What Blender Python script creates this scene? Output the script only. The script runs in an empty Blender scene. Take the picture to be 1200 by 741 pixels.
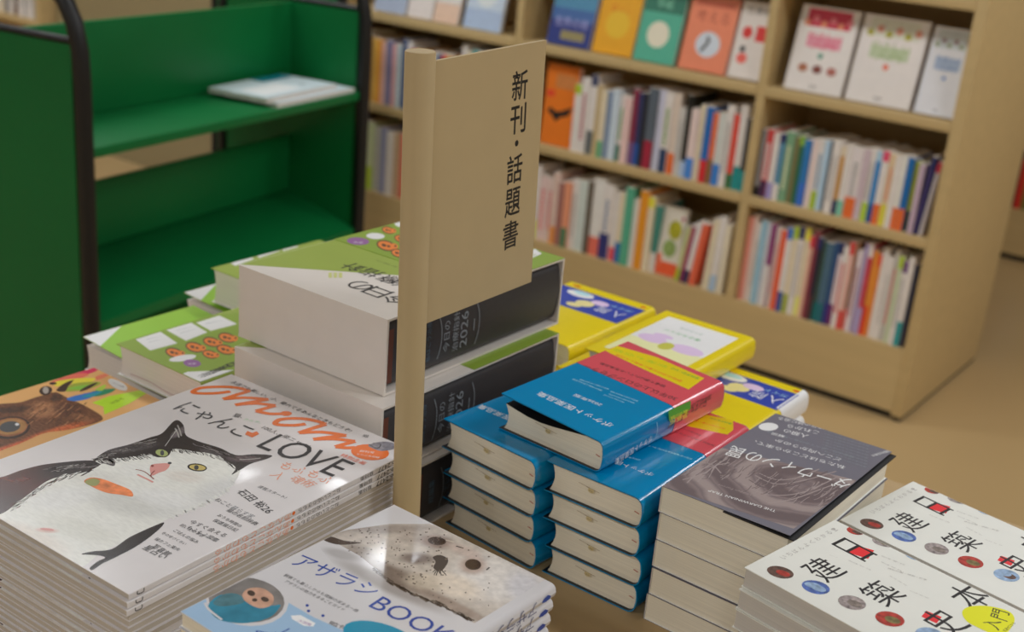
import bpy, bmesh, math, random
from mathutils import Vector, Matrix
from mathutils.geometry import tessellate_polygon
random.seed(7)
scn = bpy.context.scene
COL = scn.collection
PI = math.pi
ZT = 0.70            # table top height

# ------------------------------------------------------------------ camera
FPX, PITCH, ROLL, YAW, CAMH = 1450.9, 0.35749624, 0.08918446, math.radians(-35.1), 1.30
CX, CY = 600.0, 370.5
def _cam_axes():
    p = PITCH
    rx = Matrix(((1, 0, 0), (0, -math.sin(p), -math.cos(p)), (0, math.cos(p), -math.sin(p))))
    c, s = math.cos(ROLL), math.sin(ROLL)
    m = Matrix(((c, -s, 0), (s, c, 0), (0, 0, 1))) @ rx
    u = Vector((math.cos(YAW), math.sin(YAW), 0)); v = Vector((-math.sin(YAW), math.cos(YAW), 0))
    w = Matrix((u, v, Vector((0, 0, 1))))
    return [w @ Vector(r) for r in m]
RIGHT, DOWN, FWD = _cam_axes()
EYE = Vector((0, 0, CAMH))
def ray(x, y):
    return RIGHT * ((x - CX) / FPX) + DOWN * ((y - CY) / FPX) + FWD
def at(x, y, z):                       # where the line of sight through a measured point meets height z
    d = ray(x, y)
    return EYE + d * ((z - CAMH) / d.z)

# ------------------------------------------------------------------ materials
def lin(c):
    c = c / 255.0
    return c / 12.92 if c <= 0.04045 else ((c + 0.055) / 1.055) ** 2.4
GAIN = 1.62
def rgb(r, g, b, k=None):
    k = GAIN if k is None else k
    return tuple(min(0.92, lin(v) * k) for v in (r, g, b)) + (1.0,)
_mats = {}
def mat(r, g, b, rough=0.45, k=None, noise=0.0, scale=40.0, spec=0.5, coat=0.0, metal=0.0, stretch=None):
    key = (r, g, b, rough, k, noise, scale, spec, coat, metal, stretch)
    if key in _mats: return _mats[key]
    m = bpy.data.materials.new('surface_%d_%d_%d' % (r, g, b)); m.use_nodes = True
    nt = m.node_tree; bs = nt.nodes['Principled BSDF']
    col = rgb(r, g, b, k)
    tc = nt.nodes.new('ShaderNodeTexCoord')
    mp = nt.nodes.new('ShaderNodeMapping')
    if stretch: mp.inputs['Scale'].default_value = stretch
    nz = nt.nodes.new('ShaderNodeTexNoise'); nz.inputs['Scale'].default_value = scale; nz.inputs['Detail'].default_value = 3
    nt.links.new(tc.outputs['Object'], mp.inputs['Vector']); nt.links.new(mp.outputs['Vector'], nz.inputs['Vector'])
    n = max(noise, 0.02)
    rp = nt.nodes.new('ShaderNodeMapRange'); rp.inputs['From Min'].default_value = 0.25; rp.inputs['From Max'].default_value = 0.75
    rp.inputs['To Min'].default_value = 1 - n; rp.inputs['To Max'].default_value = 1 + n
    nt.links.new(nz.outputs['Fac'], rp.inputs['Value'])
    mx = nt.nodes.new('ShaderNodeVectorMath'); mx.operation = 'SCALE'; mx.inputs[0].default_value = col[:3]
    nt.links.new(rp.outputs['Result'], mx.inputs['Scale'])
    nt.links.new(mx.outputs['Vector'], bs.inputs['Base Color'])
    bs.inputs['Roughness'].default_value = rough
    bs.inputs['Specular IOR Level'].default_value = spec
    bs.inputs['Coat Weight'].default_value = coat
    bs.inputs['Coat Roughness'].default_value = 0.06
    bs.inputs['Metallic'].default_value = metal
    _mats[key] = m
    return m
def mottled(name, stops, scale=30.0, rough=0.35, coat=0.0, detail=6, distortion=0.0, wave=None, stretch=None, k=None):
    m = bpy.data.materials.new(name); m.use_nodes = True
    nt = m.node_tree; bs = nt.nodes['Principled BSDF']
    tc = nt.nodes.new('ShaderNodeTexCoord'); mp = nt.nodes.new('ShaderNodeMapping')
    if stretch: mp.inputs['Scale'].default_value = stretch
    nt.links.new(tc.outputs['Object'], mp.inputs['Vector'])
    if wave:
        nz = nt.nodes.new('ShaderNodeTexWave'); nz.wave_type = 'RINGS'; nz.rings_direction = 'SPHERICAL'
        nz.inputs['Scale'].default_value = scale; nz.inputs['Distortion'].default_value = distortion
        nz.inputs['Detail'].default_value = detail; nz.inputs['Detail Scale'].default_value = 1.5
        mp.inputs['Location'].default_value = wave
    else:
        nz = nt.nodes.new('ShaderNodeTexNoise'); nz.inputs['Scale'].default_value = scale
        nz.inputs['Detail'].default_value = detail; nz.inputs['Distortion'].default_value = distortion
    nt.links.new(mp.outputs['Vector'], nz.inputs['Vector'])
    rp = nt.nodes.new('ShaderNodeValToRGB')
    el = rp.color_ramp.elements
    while len(el) < len(stops): el.new(0.5)
    for e, (p, c) in zip(el, stops): e.position = p; e.color = rgb(*c, k)
    nt.links.new(nz.outputs['Fac'], rp.inputs['Fac']); nt.links.new(rp.outputs['Color'], bs.inputs['Base Color'])
    bs.inputs['Roughness'].default_value = rough; bs.inputs['Coat Weight'].default_value = coat
    bs.inputs['Coat Roughness'].default_value = 0.06
    return m
def photo_ink(art, base, blobs, noise=0.12, scale=60, rough=0.2, coat=0.5, stretch=None, detail=6):
    """printed photograph: a mottled base colour with soft patches, laid out in the cover's own coordinates"""
    m = bpy.data.materials.new('printed_photograph'); m.use_nodes = True
    nt = m.node_tree; bs = nt.nodes['Principled BSDF']; tc = nt.nodes.new('ShaderNodeTexCoord')
    rgbn = nt.nodes.new('ShaderNodeRGB'); rgbn.outputs[0].default_value = rgb(*base); cur = rgbn.outputs[0]
    for cx, cy, rx, ry, rot, col, st in blobs:
        c, dx = Vector(art.w(*art.px(cx, cy))), Vector(art.w(*art.px(cx + rx * math.cos(rot), cy + rx * math.sin(rot))))
        dy = Vector(art.w(*art.px(cx - ry * math.sin(rot), cy + ry * math.cos(rot))))
        e = dx - c; f = dy - c
        mp = nt.nodes.new('ShaderNodeMapping'); mp.vector_type = 'TEXTURE'
        mp.inputs['Location'].default_value = c; mp.inputs['Rotation'].default_value = (0, 0, math.atan2(e.y, e.x))
        mp.inputs['Scale'].default_value = (max(e.length, 1e-4), max(abs(e.x * f.y - e.y * f.x) / max(e.length, 1e-6), 1e-4), 1.0)
        nt.links.new(tc.outputs['Object'], mp.inputs['Vector'])
        ln = nt.nodes.new('ShaderNodeVectorMath'); ln.operation = 'LENGTH'; nt.links.new(mp.outputs['Vector'], ln.inputs[0])
        mr = nt.nodes.new('ShaderNodeMapRange'); mr.interpolation_type = 'SMOOTHSTEP'
        mr.inputs['From Min'].default_value = 1.25; mr.inputs['From Max'].default_value = 0.45; mr.inputs['To Max'].default_value = st
        nt.links.new(ln.outputs['Value'], mr.inputs['Value'])
        mx = nt.nodes.new('ShaderNodeMix'); mx.data_type = 'RGBA'; nt.links.new(mr.outputs['Result'], mx.inputs['Factor'])
        nt.links.new(cur, mx.inputs['A']); mx.inputs['B'].default_value = rgb(*col); cur = mx.outputs['Result']
    mp = nt.nodes.new('ShaderNodeMapping'); nt.links.new(tc.outputs['Object'], mp.inputs['Vector'])
    if stretch: mp.inputs['Scale'].default_value = stretch
    nz = nt.nodes.new('ShaderNodeTexNoise'); nz.inputs['Scale'].default_value = scale; nz.inputs['Detail'].default_value = detail
    nt.links.new(mp.outputs['Vector'], nz.inputs['Vector'])
    rp = nt.nodes.new('ShaderNodeMapRange'); rp.inputs['From Min'].default_value = 0.3; rp.inputs['From Max'].default_value = 0.7
    rp.inputs['To Min'].default_value = 1 - noise; rp.inputs['To Max'].default_value = 1 + noise
    nt.links.new(nz.outputs['Fac'], rp.inputs['Value'])
    sc_ = nt.nodes.new('ShaderNodeVectorMath'); sc_.operation = 'SCALE'; nt.links.new(cur, sc_.inputs[0]); nt.links.new(rp.outputs['Result'], sc_.inputs['Scale'])
    nt.links.new(sc_.outputs['Vector'], bs.inputs['Base Color'])
    bs.inputs['Roughness'].default_value = rough; bs.inputs['Coat Weight'].default_value = coat; bs.inputs['Coat Roughness'].default_value = 0.06
    return m
def fur(art, path, n, dx, dy, mats, wd=0.0007, jit=8, seed=1):
    """short hair strokes scattered along a line of measured points"""
    keep, art.step = art.step, 0.0
    h0 = art.h
    r = random.Random(seed); seg = [(Vector(p), Vector(q)) for p, q in zip(path[:-1], path[1:])]; tot = sum((q - p).length for p, q in seg)
    for _ in range(n):
        t = r.random() * tot
        for p, q in seg:
            L = (q - p).length
            if t <= L: break
            t -= L
        art.h = h0 + (_ % 4) * 0.0000015; c = p + (q - p) * (t / L); k = r.uniform(0.6, 1.2)
        x, y = c.x + r.uniform(-jit, jit) * 0.4, c.y + r.uniform(-jit, jit) * 0.3
        art.ribbon([(x - dx * k * .5, y - dy * k * .5), (x + r.uniform(-2, 2), y + r.uniform(-2, 2)), (x + dx * k * .5 + r.uniform(-3, 3), y + dy * k * .5)], wd * r.uniform(0.6, 1.2), mats[r.randrange(len(mats))])
    art.step = keep; art.h = h0 + 0.000008
def pages(r, g, b, k=None):
    return mat(r, g, b, 0.85, k, noise=0.10, scale=1.0, spec=0.2, stretch=(6, 6, 1500))

PAGE_GREY = pages(190, 184, 178)
PAGE_CREAM = pages(202, 192, 176)
PAGE_MAG = pages(160, 152, 142)
INK = mat(32, 30, 32, 0.4)

# ------------------------------------------------------------------ mesh builder
class MB:
    def __init__(s): s.v = []; s.f = []; s.m = []; s.mats = []; s.smooth = []
    def mi(s, m):
        if m not in s.mats: s.mats.append(m)
        return s.mats.index(m)
    def face(s, pts, m, smooth=False):
        b = len(s.v); s.v += [tuple(p) for p in pts]; s.f.append(tuple(range(b, b + len(pts)))); s.m.append(s.mi(m)); s.smooth.append(smooth)
    def add(s, verts, faces, m, smooth=False):
        b = len(s.v); s.v += [tuple(p) for p in verts]; k = s.mi(m)
        for f in faces: s.f.append(tuple(b + i for i in f)); s.m.append(k); s.smooth.append(smooth)
    def box(s, x0, x1, y0, y1, z0, z1, m, bev=0.0, skip=()):
        if bev <= 0:
            v = [(x, y, z) for z in (z0, z1) for y in (y0, y1) for x in (x0, x1)]
            s.add(v, [(0, 2, 3, 1), (4, 5, 7, 6), (0, 1, 5, 4), (2, 6, 7, 3), (0, 4, 6, 2), (1, 3, 7, 5)], m)
            return
        bm = bmesh.new(); bmesh.ops.create_cube(bm, size=1.0)
        for q in bm.verts:
            q.co = Vector((x0 if q.co.x < 0 else x1, y0 if q.co.y < 0 else y1, z0 if q.co.z < 0 else z1))
        bmesh.ops.bevel(bm, geom=bm.edges[:], offset=bev, segments=2, affect='EDGES', profile=0.6)
        s.bm(bm, m, True)
    def bm(s, bm, m, smooth=False):
        bm.verts.index_update()
        s.add([q.co[:] for q in bm.verts], [tuple(w.index for w in f.verts) for f in bm.faces], m, smooth); bm.free()
    def prism(s, prof, y0, y1, m, smooth=False, mcap=None):      # profile in x,z extruded along y (counter-clockwise seen from -y)
        n = len(prof)
        v = [(x, y0, z) for x, z in prof] + [(x, y1, z) for x, z in prof]
        s.add(v, [(i, (i + 1) % n, n + (i + 1) % n, n + i) for i in range(n)], m, smooth)
        tris = tessellate_polygon([[Vector((x, z, 0)) for x, z in prof]])
        area = sum(prof[i][0] * prof[(i + 1) % n][1] - prof[(i + 1) % n][0] * prof[i][1] for i in range(n))
        for t in tris:
            a = [prof[i] for i in t]
            cr = (a[1][0] - a[0][0]) * (a[2][1] - a[0][1]) - (a[2][0] - a[0][0]) * (a[1][1] - a[0][1])
            if cr < 0: a = a[::-1]
            s.face([(x, y0, z) for x, z in a], mcap or m); s.face([(x, y1, z) for x, z in a[::-1]], mcap or m)
    def tube(s, path, r, m, n=14, caps=True):
        path = [Vector(p) for p in path]; rings = []
        up = Vector((0.3, 0.2, 0.93))
        for i, p in enumerate(path):
            t = (path[min(i + 1, len(path) - 1)] - path[max(i - 1, 0)]).normalized()
            a = t.cross(up)
            if a.length < 1e-3: a = t.cross(Vector((1, 0, 0)))
            a.normalize(); b = t.cross(a)
            rings.append([p + a * (r * math.cos(2 * PI * k / n)) + b * (r * math.sin(2 * PI * k / n)) for k in range(n)])
        v = [q for ring in rings for q in ring]
        s.add(v, [(i * n + k, i * n + (k + 1) % n, (i + 1) * n + (k + 1) % n, (i + 1) * n + k) for i in range(len(path) - 1) for k in range(n)], m, True)
        if caps:
            s.face(rings[0], m); s.face(rings[-1][::-1], m)
    def build(s, name, parent=None, label=None):
        me = bpy.data.meshes.new(name); me.from_pydata(s.v, [], s.f)
        for m in s.mats: me.materials.append(m)
        for p, k, sm in zip(me.polygons, s.m, s.smooth): p.material_index = k; p.use_smooth = sm
        bm = bmesh.new(); bm.from_mesh(me); bmesh.ops.remove_doubles(bm, verts=bm.verts[:], dist=3e-7); bm.to_mesh(me); bm.free()
        me.set_sharp_from_angle(angle=math.radians(40)) if hasattr(me, 'set_sharp_from_angle') else None
        me.update()
        o = bpy.data.objects.new(name, me); COL.objects.link(o)
        if parent is not None: o.parent = parent
        if label: o['label'] = label
        return o

def thing(name, label, cat, loc=(0, 0, 0), rotz=0.0, group=None, rot=None):
    o = bpy.data.objects.new(name, None); COL.objects.link(o); o.empty_display_size = 0.03
    o.location = loc; o.rotation_euler = rot if rot else (0, 0, rotz)
    o['label'] = label; o['category'] = cat
    if group: o['group'] = group
    return o
def tag(o, label, cat, group=None):
    o['label'] = label; o['category'] = cat
    if group: o['group'] = group
    return o
def world(o):
    return Matrix.LocRotScale(o.location, o.rotation_euler, o.scale)
def dup(root, label, loc, rotz=None):
    r = root.copy(); COL.objects.link(r); r.location = loc; r['label'] = label
    if rotz is not None: r.rotation_euler = (0, 0, rotz)
    for ch in list(root.children):
        c = ch.copy(); COL.objects.link(c); c.parent = r
        for g in list(ch.children):
            d = g.copy(); COL.objects.link(d); d.parent = c
    return r
ORD = ['topmost', 'second', 'third', 'fourth', 'fifth', 'sixth', 'seventh', 'eighth', 'ninth', 'tenth', 'eleventh', 'twelfth', 'thirteenth', 'fourteenth',
       'fifteenth', 'sixteenth', 'seventeenth', 'eighteenth', 'nineteenth', 'twentieth', 'twenty-first', 'twenty-second', 'twenty-third', 'twenty-fourth',
       'twenty-fifth', 'twenty-sixth', 'twenty-seventh', 'twenty-eighth', 'twenty-ninth', 'thirtieth', 'thirty-first', 'thirty-second', 'thirty-third',
       'thirty-fourth', 'thirty-fifth', 'thirty-sixth', 'thirty-seventh', 'thirty-eighth', 'thirty-ninth', 'fortieth']
def nth(i): return 'topmost' if i == 0 else ORD[i] + ' from top'

# ------------------------------------------------------------------ printing on flat covers
_glyphs = {}
BOLD = dict.fromkeys('新刊話題書', 0.012)
def glyph_mesh(s, bold=0.0):
    if s in _glyphs: return _glyphs[s]
    cu = bpy.data.curves.new('lettering', 'FONT'); cu.body = s; cu.resolution_u = 3; cu.size = 1.0; cu.offset = BOLD.get(s, 0.0)
    o = bpy.data.objects.new('lettering', cu); COL.objects.link(o)
    dg = bpy.context.evaluated_depsgraph_get(); dg.update()
    me = bpy.data.meshes.new_from_object(o.evaluated_get(dg))
    vs = [(v.co.x, v.co.y) for v in me.vertices]; fs = [tuple(p.vertices) for p in me.polygons]
    bpy.data.objects.remove(o); bpy.data.curves.remove(cu); bpy.data.meshes.remove(me)
    if vs:
        xs = [v[0] for v in vs]; ys = [v[1] for v in vs]; bb = (min(xs), max(xs), min(ys), max(ys))
    else: bb = (0, 1, 0, 1)
    _glyphs[s] = (vs, fs, bb)
    return _glyphs[s]
def spline(pts, n=6):
    out = []; N = len(pts)
    for i in range(N):
        p0, p1, p2, p3 = (Vector(pts[(i + k) % N]) for k in (-1, 0, 1, 2))
        for j in range(n):
            t = j / n
            out.append(tuple(0.5 * ((2 * p1) + (p2 - p0) * t + (2 * p0 - 5 * p1 + 4 * p2 - p3) * t * t + (3 * p1 - p0 - 3 * p2 + p3) * t ** 3)))
    return out
class Art:
    """prints on a plane of a mesh builder: shapes are given as measured points and laid on the real surface"""
    def __init__(s, mb, root, o, ex, ey, clip=None, lift=0.00005, step=0.000002, tr=None):
        s.mb = mb; s.inv = world(root).inverted() if root is not None else Matrix(); s.o = Vector(o); s.ex = Vector(ex).normalized()
        s.n = s.ex.cross(Vector(ey)).normalized(); s.ey = s.n.cross(s.ex); s.h = lift; s.step = step; s.clip = clip; s.tr = tr
    def px(s, x, y):
        if s.tr: x, y = s.tr[0] + x / s.tr[2], s.tr[1] + y / s.tr[2]
        d = ray(x, y); p = EYE + d * ((s.o - EYE).dot(s.n) / d.dot(s.n)) - s.o
        return (p.dot(s.ex), p.dot(s.ey))
    def w(s, a, b): return s.inv @ (s.o + s.ex * a + s.ey * b + s.n * s.h)
    def up(s): s.h += s.step
    def cut(s, poly):
        if not s.clip: return poly
        a0, a1, b0, b1 = s.clip
        for ax, val, sg in ((0, a0, 1), (0, a1, -1), (1, b0, 1), (1, b1, -1)):
            out = []
            for i in range(len(poly)):
                p, q = poly[i], poly[(i + 1) % len(poly)]
                dp, dq = (p[ax] - val) * sg, (q[ax] - val) * sg
                if dp >= 0: out.append(p)
                if dp * dq < 0:
                    t = dp / (dp - dq); out.append((p[0] + (q[0] - p[0]) * t, p[1] + (q[1] - p[1]) * t))
            poly = out
            if len(poly) < 3: return []
        return poly
    def flat(s, poly, m):
        poly = s.cut(poly)
        if len(poly) < 3: return
        s.up()
        for t in tessellate_polygon([[Vector((a, b, 0)) for a, b in poly]]):
            q = [poly[i] for i in t]
            cr = (q[1][0] - q[0][0]) * (q[2][1] - q[0][1]) - (q[2][0] - q[0][0]) * (q[1][1] - q[0][1])
            if abs(cr) < 1e-12: continue
            if cr < 0: q = q[::-1]
            s.mb.face([s.w(*p) for p in q], m)
    def poly(s, pts, m, smooth=False):
        if smooth: pts = spline(pts)
        s.flat([s.px(*p) for p in pts], m)
    def rect(s, a0, a1, b0, b1, m): s.flat([(a0, b0), (a1, b0), (a1, b1), (a0, b1)], m)
    def ell(s, cx, cy, rx, ry, m, rot=0.0, n=22):
        c, d = math.cos(rot), math.sin(rot)
        s.poly([(cx + rx * math.cos(2 * PI * i / n) * c - ry * math.sin(2 * PI * i / n) * d, cy + rx * math.cos(2 * PI * i / n) * d + ry * math.sin(2 * PI * i / n) * c) for i in range(n)], m)
    def disc(s, a, b, r, m, n=22, ry=None):
        ry = ry or r
        s.flat([(a + r * math.cos(2 * PI * i / n), b + ry * math.sin(2 * PI * i / n)) for i in range(n)], m)
    def ribbon(s, pts, wd, m, smooth=True, taper=False):
        p = [Vector(s.px(*q)) for q in pts]
        s.ribbon_ab(p, wd, m, smooth)
    def ribbon_ab(s, p, wd, m, smooth=True):
        p = [Vector(q) for q in p]
        if smooth:
            q = []
            for i in range(len(p) - 1):
                p0, p1, p2, p3 = p[max(i - 1, 0)], p[i], p[i + 1], p[min(i + 2, len(p) - 1)]
                for j in range(6):
                    t = j / 6
                    q.append(0.5 * ((2 * p1) + (p2 - p0) * t + (2 * p0 - 5 * p1 + 4 * p2 - p3) * t * t + (3 * p1 - p0 - 3 * p2 + p3) * t ** 3))
            p = q + [p[-1]]
        s.up(); L = []; R = []
        for i in range(len(p)):
            t = (p[min(i + 1, len(p) - 1)] - p[max(i - 1, 0)])
            t = t.normalized() if t.length > 1e-9 else Vector((1, 0))
            n = Vector((-t.y, t.x)) * (wd / 2)
            L.append(p[i] + n); R.append(p[i] - n)
        for i in range(len(p) - 1):
            q = s.cut([tuple(R[i]), tuple(R[i + 1]), tuple(L[i + 1]), tuple(L[i])])
            if len(q) >= 3: s.mb.face([s.w(*p_) for p_ in q], m)
    def _glyph(s, text, place, m):
        vs, fs, bb = glyph_mesh(text)
        if not fs: return
        s.up(); P = [tuple(place(x, y, bb)) for x, y in vs]
        if not s.clip: s.mb.add([s.w(*p) for p in P], fs, m); return
        a0, a1, b0, b1 = s.clip
        if all(a0 <= p[0] <= a1 and b0 <= p[1] <= b1 for p in P): s.mb.add([s.w(*p) for p in P], fs, m); return
        for f in fs:
            q = s.cut([P[i] for i in f])
            if len(q) >= 3: s.mb.face([s.w(*p) for p in q], m)
    def line(s, text, A, B, m, hs=1.0):            # text whose baseline runs from measured point A to B
        a, b = Vector(s.px(*A)), Vector(s.px(*B)); s.line_ab(text, a, b, m, hs)
    def line_ab(s, text, a, b, m, hs=1.0):
        a, b = Vector(a), Vector(b)
        e = b - a; L = e.length; e = e / L; n = Vector((-e.y, e.x))
        def place(x, y, bb):
            k = L / (bb[1] - bb[0]); return a + e * ((x - bb[0]) * k) + n * ((y - 0) * k * hs)
        s._glyph(text, place, m)
    def char(s, text, C, ang, wd, ht, m):           # one glyph centred on measured point C; ang turns its reading direction in the plane
        s.char_ab(text, s.px(*C), ang, wd, ht, m)
    def char_ab(s, text, c, ang, wd, ht, m):
        c = Vector(c); e = Vector((math.cos(ang), math.sin(ang))); n = Vector((-e.y, e.x))
        def place(x, y, bb):
            return c + e * (((x - bb[0]) / (bb[1] - bb[0]) - 0.5) * wd) + n * (((y - bb[2]) / (bb[3] - bb[2]) - 0.5) * ht)
        s._glyph(text, place, m)

# ------------------------------------------------------------------ book builder
def shell_paths(w, t, c, r, bulge=0.0, lift=0.0):
    """outer and inner outline of a cover bent round a spine at x = w"""
    def path(off):
        ww, z0, z1 = w - off, off, t - off; rr = max(r - off, 0.0004)
        q_ = ww - rr; pts = [(0.0, z1 + lift), (0.25 * q_, z1 + lift * 0.75), (0.5 * q_, z1 + lift * 0.5), (q_, z1)]
        for i in range(1, 6):
            a = PI / 2 - PI / 2 * i / 6; pts.append((ww - rr + rr * math.cos(a), z1 - rr + rr * math.sin(a)))
        for i in range(0, 5):
            f = i / 4; z = z1 - rr + (z0 - z1 + 2 * rr) * f
            pts.append((ww + bulge * (1 - (2 * f - 1) ** 2), z))
        for i in range(1, 6):
            a = -PI / 2 * i / 6; pts.append((ww - rr + rr * math.cos(a), z0 + rr + rr * math.sin(a)))
        pts += [(ww - rr, z0), (0.0, z0)]
        return pts
    return path(0.0), path(c)
class Book:
    def __init__(s, name, label, cat, loc, w, d, t, rotz=0.0, group=None, cover=None, inner=None, page=None, spine=1, c=0.0006, r=0.0015, oh=0.0015,
                 conc=0.0, sag=0.0, bulge=0.0, endpaper=None, lift=0.0):
        s.root = thing(name, label, cat, loc, rotz, group)
        s.w, s.d, s.t, s.c, s.r, s.bulge, s.spine, s.lift = w, d, t, c, r, bulge, spine, lift
        s.cover = MB(); s.parts = []
        s.X = (lambda x: x) if spine > 0 else (lambda x: w - x)
        s._shell(s.cover, 0.0, 0.0, d, cover, inner or cover)
        pb = MB(); zt, zb = t - c - 0.0001, c + 0.0001; xs = w - c - 0.0003; rr = max(r - c, 0.0004)
        prof = [(oh, zb)]
        for i in range(0, 7):
            a = -PI / 2 + PI / 2 * i / 6; prof.append((xs - rr + rr * math.cos(a), zb + rr + rr * math.sin(a)))
        if bulge > 0:
            for f in (0.25, 0.5, 0.75):
                prof.append((xs + bulge * (1 - (2 * f - 1) ** 2), zb + rr + (zt - zb - 2 * rr) * f))
        for i in range(0, 7):
            a = PI / 2 * i / 6; prof.append((xs - rr + rr * math.cos(a), zt - rr + rr * math.sin(a)))
        if sag > 0:
            for f, g in ((0.8, 0.25), (0.65, 0.55), (0.5, 0.85), (0.38, 1.0), (0.25, 0.95), (0.13, 0.7)):
                prof.append((w * f, zt - sag * g))
        prof.append((oh, zt - sag * 0.45))
        if conc > 0:
            for f in (0.85, 0.65, 0.5, 0.35, 0.15):
                prof.append((oh + conc * (1 - (2 * f - 1) ** 2), zb + (zt - sag * 0.45 - zb) * f))
        if sag > 0:  # dark sheet over the sagging pages, painting in the shade under the cover
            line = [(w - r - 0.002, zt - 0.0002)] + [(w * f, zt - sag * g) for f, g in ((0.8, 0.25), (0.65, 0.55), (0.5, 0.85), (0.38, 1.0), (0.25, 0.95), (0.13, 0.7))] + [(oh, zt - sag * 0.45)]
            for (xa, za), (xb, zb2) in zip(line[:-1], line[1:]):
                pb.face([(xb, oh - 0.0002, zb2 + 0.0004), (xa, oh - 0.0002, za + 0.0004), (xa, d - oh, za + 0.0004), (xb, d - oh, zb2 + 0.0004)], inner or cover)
        prof = [(s.X(x), z) for x, z in prof]
        if spine < 0: prof = prof[::-1]
        pb.prism(prof, oh, d - oh, page or PAGE_GREY)
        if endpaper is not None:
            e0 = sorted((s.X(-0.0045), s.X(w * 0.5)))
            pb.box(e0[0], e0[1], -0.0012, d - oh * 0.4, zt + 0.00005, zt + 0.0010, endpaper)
        s.pb = pb
    def _shell(s, mb, off, y0, y1, m, mi):
        o, i = shell_paths(s.w + off, s.t + 2 * off, s.c, s.r + off, s.bulge, s.lift)
        o = [(s.X(x), z - off) for x, z in o]; i = [(s.X(x), z - off) for x, z in i]
        fl = s.spine > 0
        def q(a, b, cc, dd, mm, sm=False):
            pts = [a, b, cc, dd]; mb.face(pts if fl else pts[::-1], mm, sm)
        P = lambda p, y: (p[0], y, p[1])
        for k in range(len(o) - 1):
            q(P(o[k], y0), P(o[k + 1], y0), P(o[k + 1], y1), P(o[k], y1), m, True)
            q(P(i[k], y1), P(i[k + 1], y1), P(i[k + 1], y0), P(i[k], y0), mi, True)
            q(P(i[k], y0), P(i[k + 1], y0), P(o[k + 1], y0), P(o[k], y0), m)
            q(P(o[k], y1), P(o[k + 1], y1), P(i[k + 1], y1), P(i[k], y1), m)
        q(P(o[0], y0), P(o[0], y1), P(i[0], y1), P(i[0], y0), m)
        q(P(o[-1], y1), P(o[-1], y0), P(i[-1], y0), P(i[-1], y1), m)
    def obi(s, y0, y1, m, name='paper_band', off=0.0004, label=None):
        mb = MB(); c = s.c; s.c = off * 0.8; s._shell(mb, off, y0, y1, m, m); s.c = c
        s.parts.append((mb, name, label)); return mb
    def top_art(s, mb=None, off=0.0, ex=(1, 0, 0), clip=True, **kw):
        """prints on the front cover, which faces up"""
        M = world(s.root); R = M.to_3x3()
        zt = s.t + off
        o = M @ Vector((s.X(0), 0, zt + s.lift)); p = M @ Vector((s.X(s.w - s.r), 0, zt))
        e = (p - o).normalized() * (1 if s.spine > 0 else -1)
        f = R @ Vector((0, 1, 0))
        base = M @ Vector((0, 0, zt)) if s.lift == 0 else (o if s.spine > 0 else p - e * (s.r))
        cl = (0.0004, s.w - max(s.r * 0.6, 0.0004), 0.0004, s.d - 0.0004) if s.spine > 0 else (max(s.r * 0.6, 0.0004), s.w - 0.0004, 0.0004, s.d - 0.0004)
        return Art(mb or s.cover, s.root, base, e, f, cl if clip else None, **kw)
    def spine_art(s, mb=None, off=0.0, **kw):
        M = world(s.root); R = M.to_3x3()
        o = M @ Vector((s.X(s.w) + (off + s.bulge) * s.spine, 0, 0))
        return Art(mb or s.cover, s.root, o, R @ Vector((0, s.spine, 0)), (0, 0, 1), None, **kw)
    def front_art(s):
        M = world(s.root); R = M.to_3x3()
        return Art(s.pb, s.root, M @ Vector((0, 0.0015, 0)), R @ Vector((1, 0, 0)), (0, 0, 1), None)
    def finish(s, cover_label=None):
        s.cover_o = s.cover.build('cover', s.root, cover_label); s.pb.build('page_block', s.root)
        for mb, nm, lb in s.parts: mb.build(nm, s.root, lb)
        return s.root

# ================================================================== the display table
WOOD = mat(150, 127, 92, 0.5, noise=0.05, scale=3.0, stretch=(1, 14, 14))
tb = thing('display_table', 'tan laminate display table carrying the new book stacks', 'table', (-0.5, 0.8, 0))
m = MB(); m.box(-0.585, 0.62, -0.40, 0.432, 0.672, 0.70, WOOD, 0.003); m.build('table_top', tb)
m = MB()
m.box(-0.55, 0.585, -0.372, -0.352, 0.59, 0.672, WOOD); m.box(-0.55, 0.585, 0.384, 0.404, 0.59, 0.672, WOOD)
m.box(-0.55, -0.53, -0.352, 0.384, 0.59, 0.672, WOOD); m.box(0.565, 0.585, -0.352, 0.384, 0.59, 0.672, WOOD)
m.build('apron', tb)
for x in (-0.555, 0.53):
    for y in (-0.372, 0.35):
        m = MB(); m.box(x, x + 0.055, y, y + 0.055, 0.0, 0.60, WOOD, 0.004); m.build('leg', tb)

# ================================================================== sign on its post
SIGN = mat(161, 142, 106, 0.55, noise=0.015)
SB = Vector((-0.5815, 0.7030, ZT))
rh = Vector((RIGHT.x, RIGHT.y, 0)).normalized()
axis = Vector((0, 0, 1)) - rh * 0.0262
axis.normalize()
ang = math.radians(92.4); sd = Vector((math.cos(ang), math.sin(ang), 0))
sd = (sd - axis * sd.dot(axis)).normalized(); sn = sd.cross(axis).normalized()     # facing the aisle
sg = thing('sign_stand', 'beige upright sign board on a round post with black vertical lettering', 'sign', SB)
m = MB(); n = 28; PR_ = 0.0115; PH = 0.4598
ring = lambda r, h: [tuple(axis * h + (sd * math.cos(2 * PI * k / n) + sn * math.sin(2 * PI * k / n)) * r) for k in range(n)]
prof = [(PR_, 0.004), (PR_, PH - 0.0015), (PR_ - 0.0004, PH - 0.0005), (PR_ - 0.0014, PH)]
vv = [p for r, h in prof for p in ring(r, h)]
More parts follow.
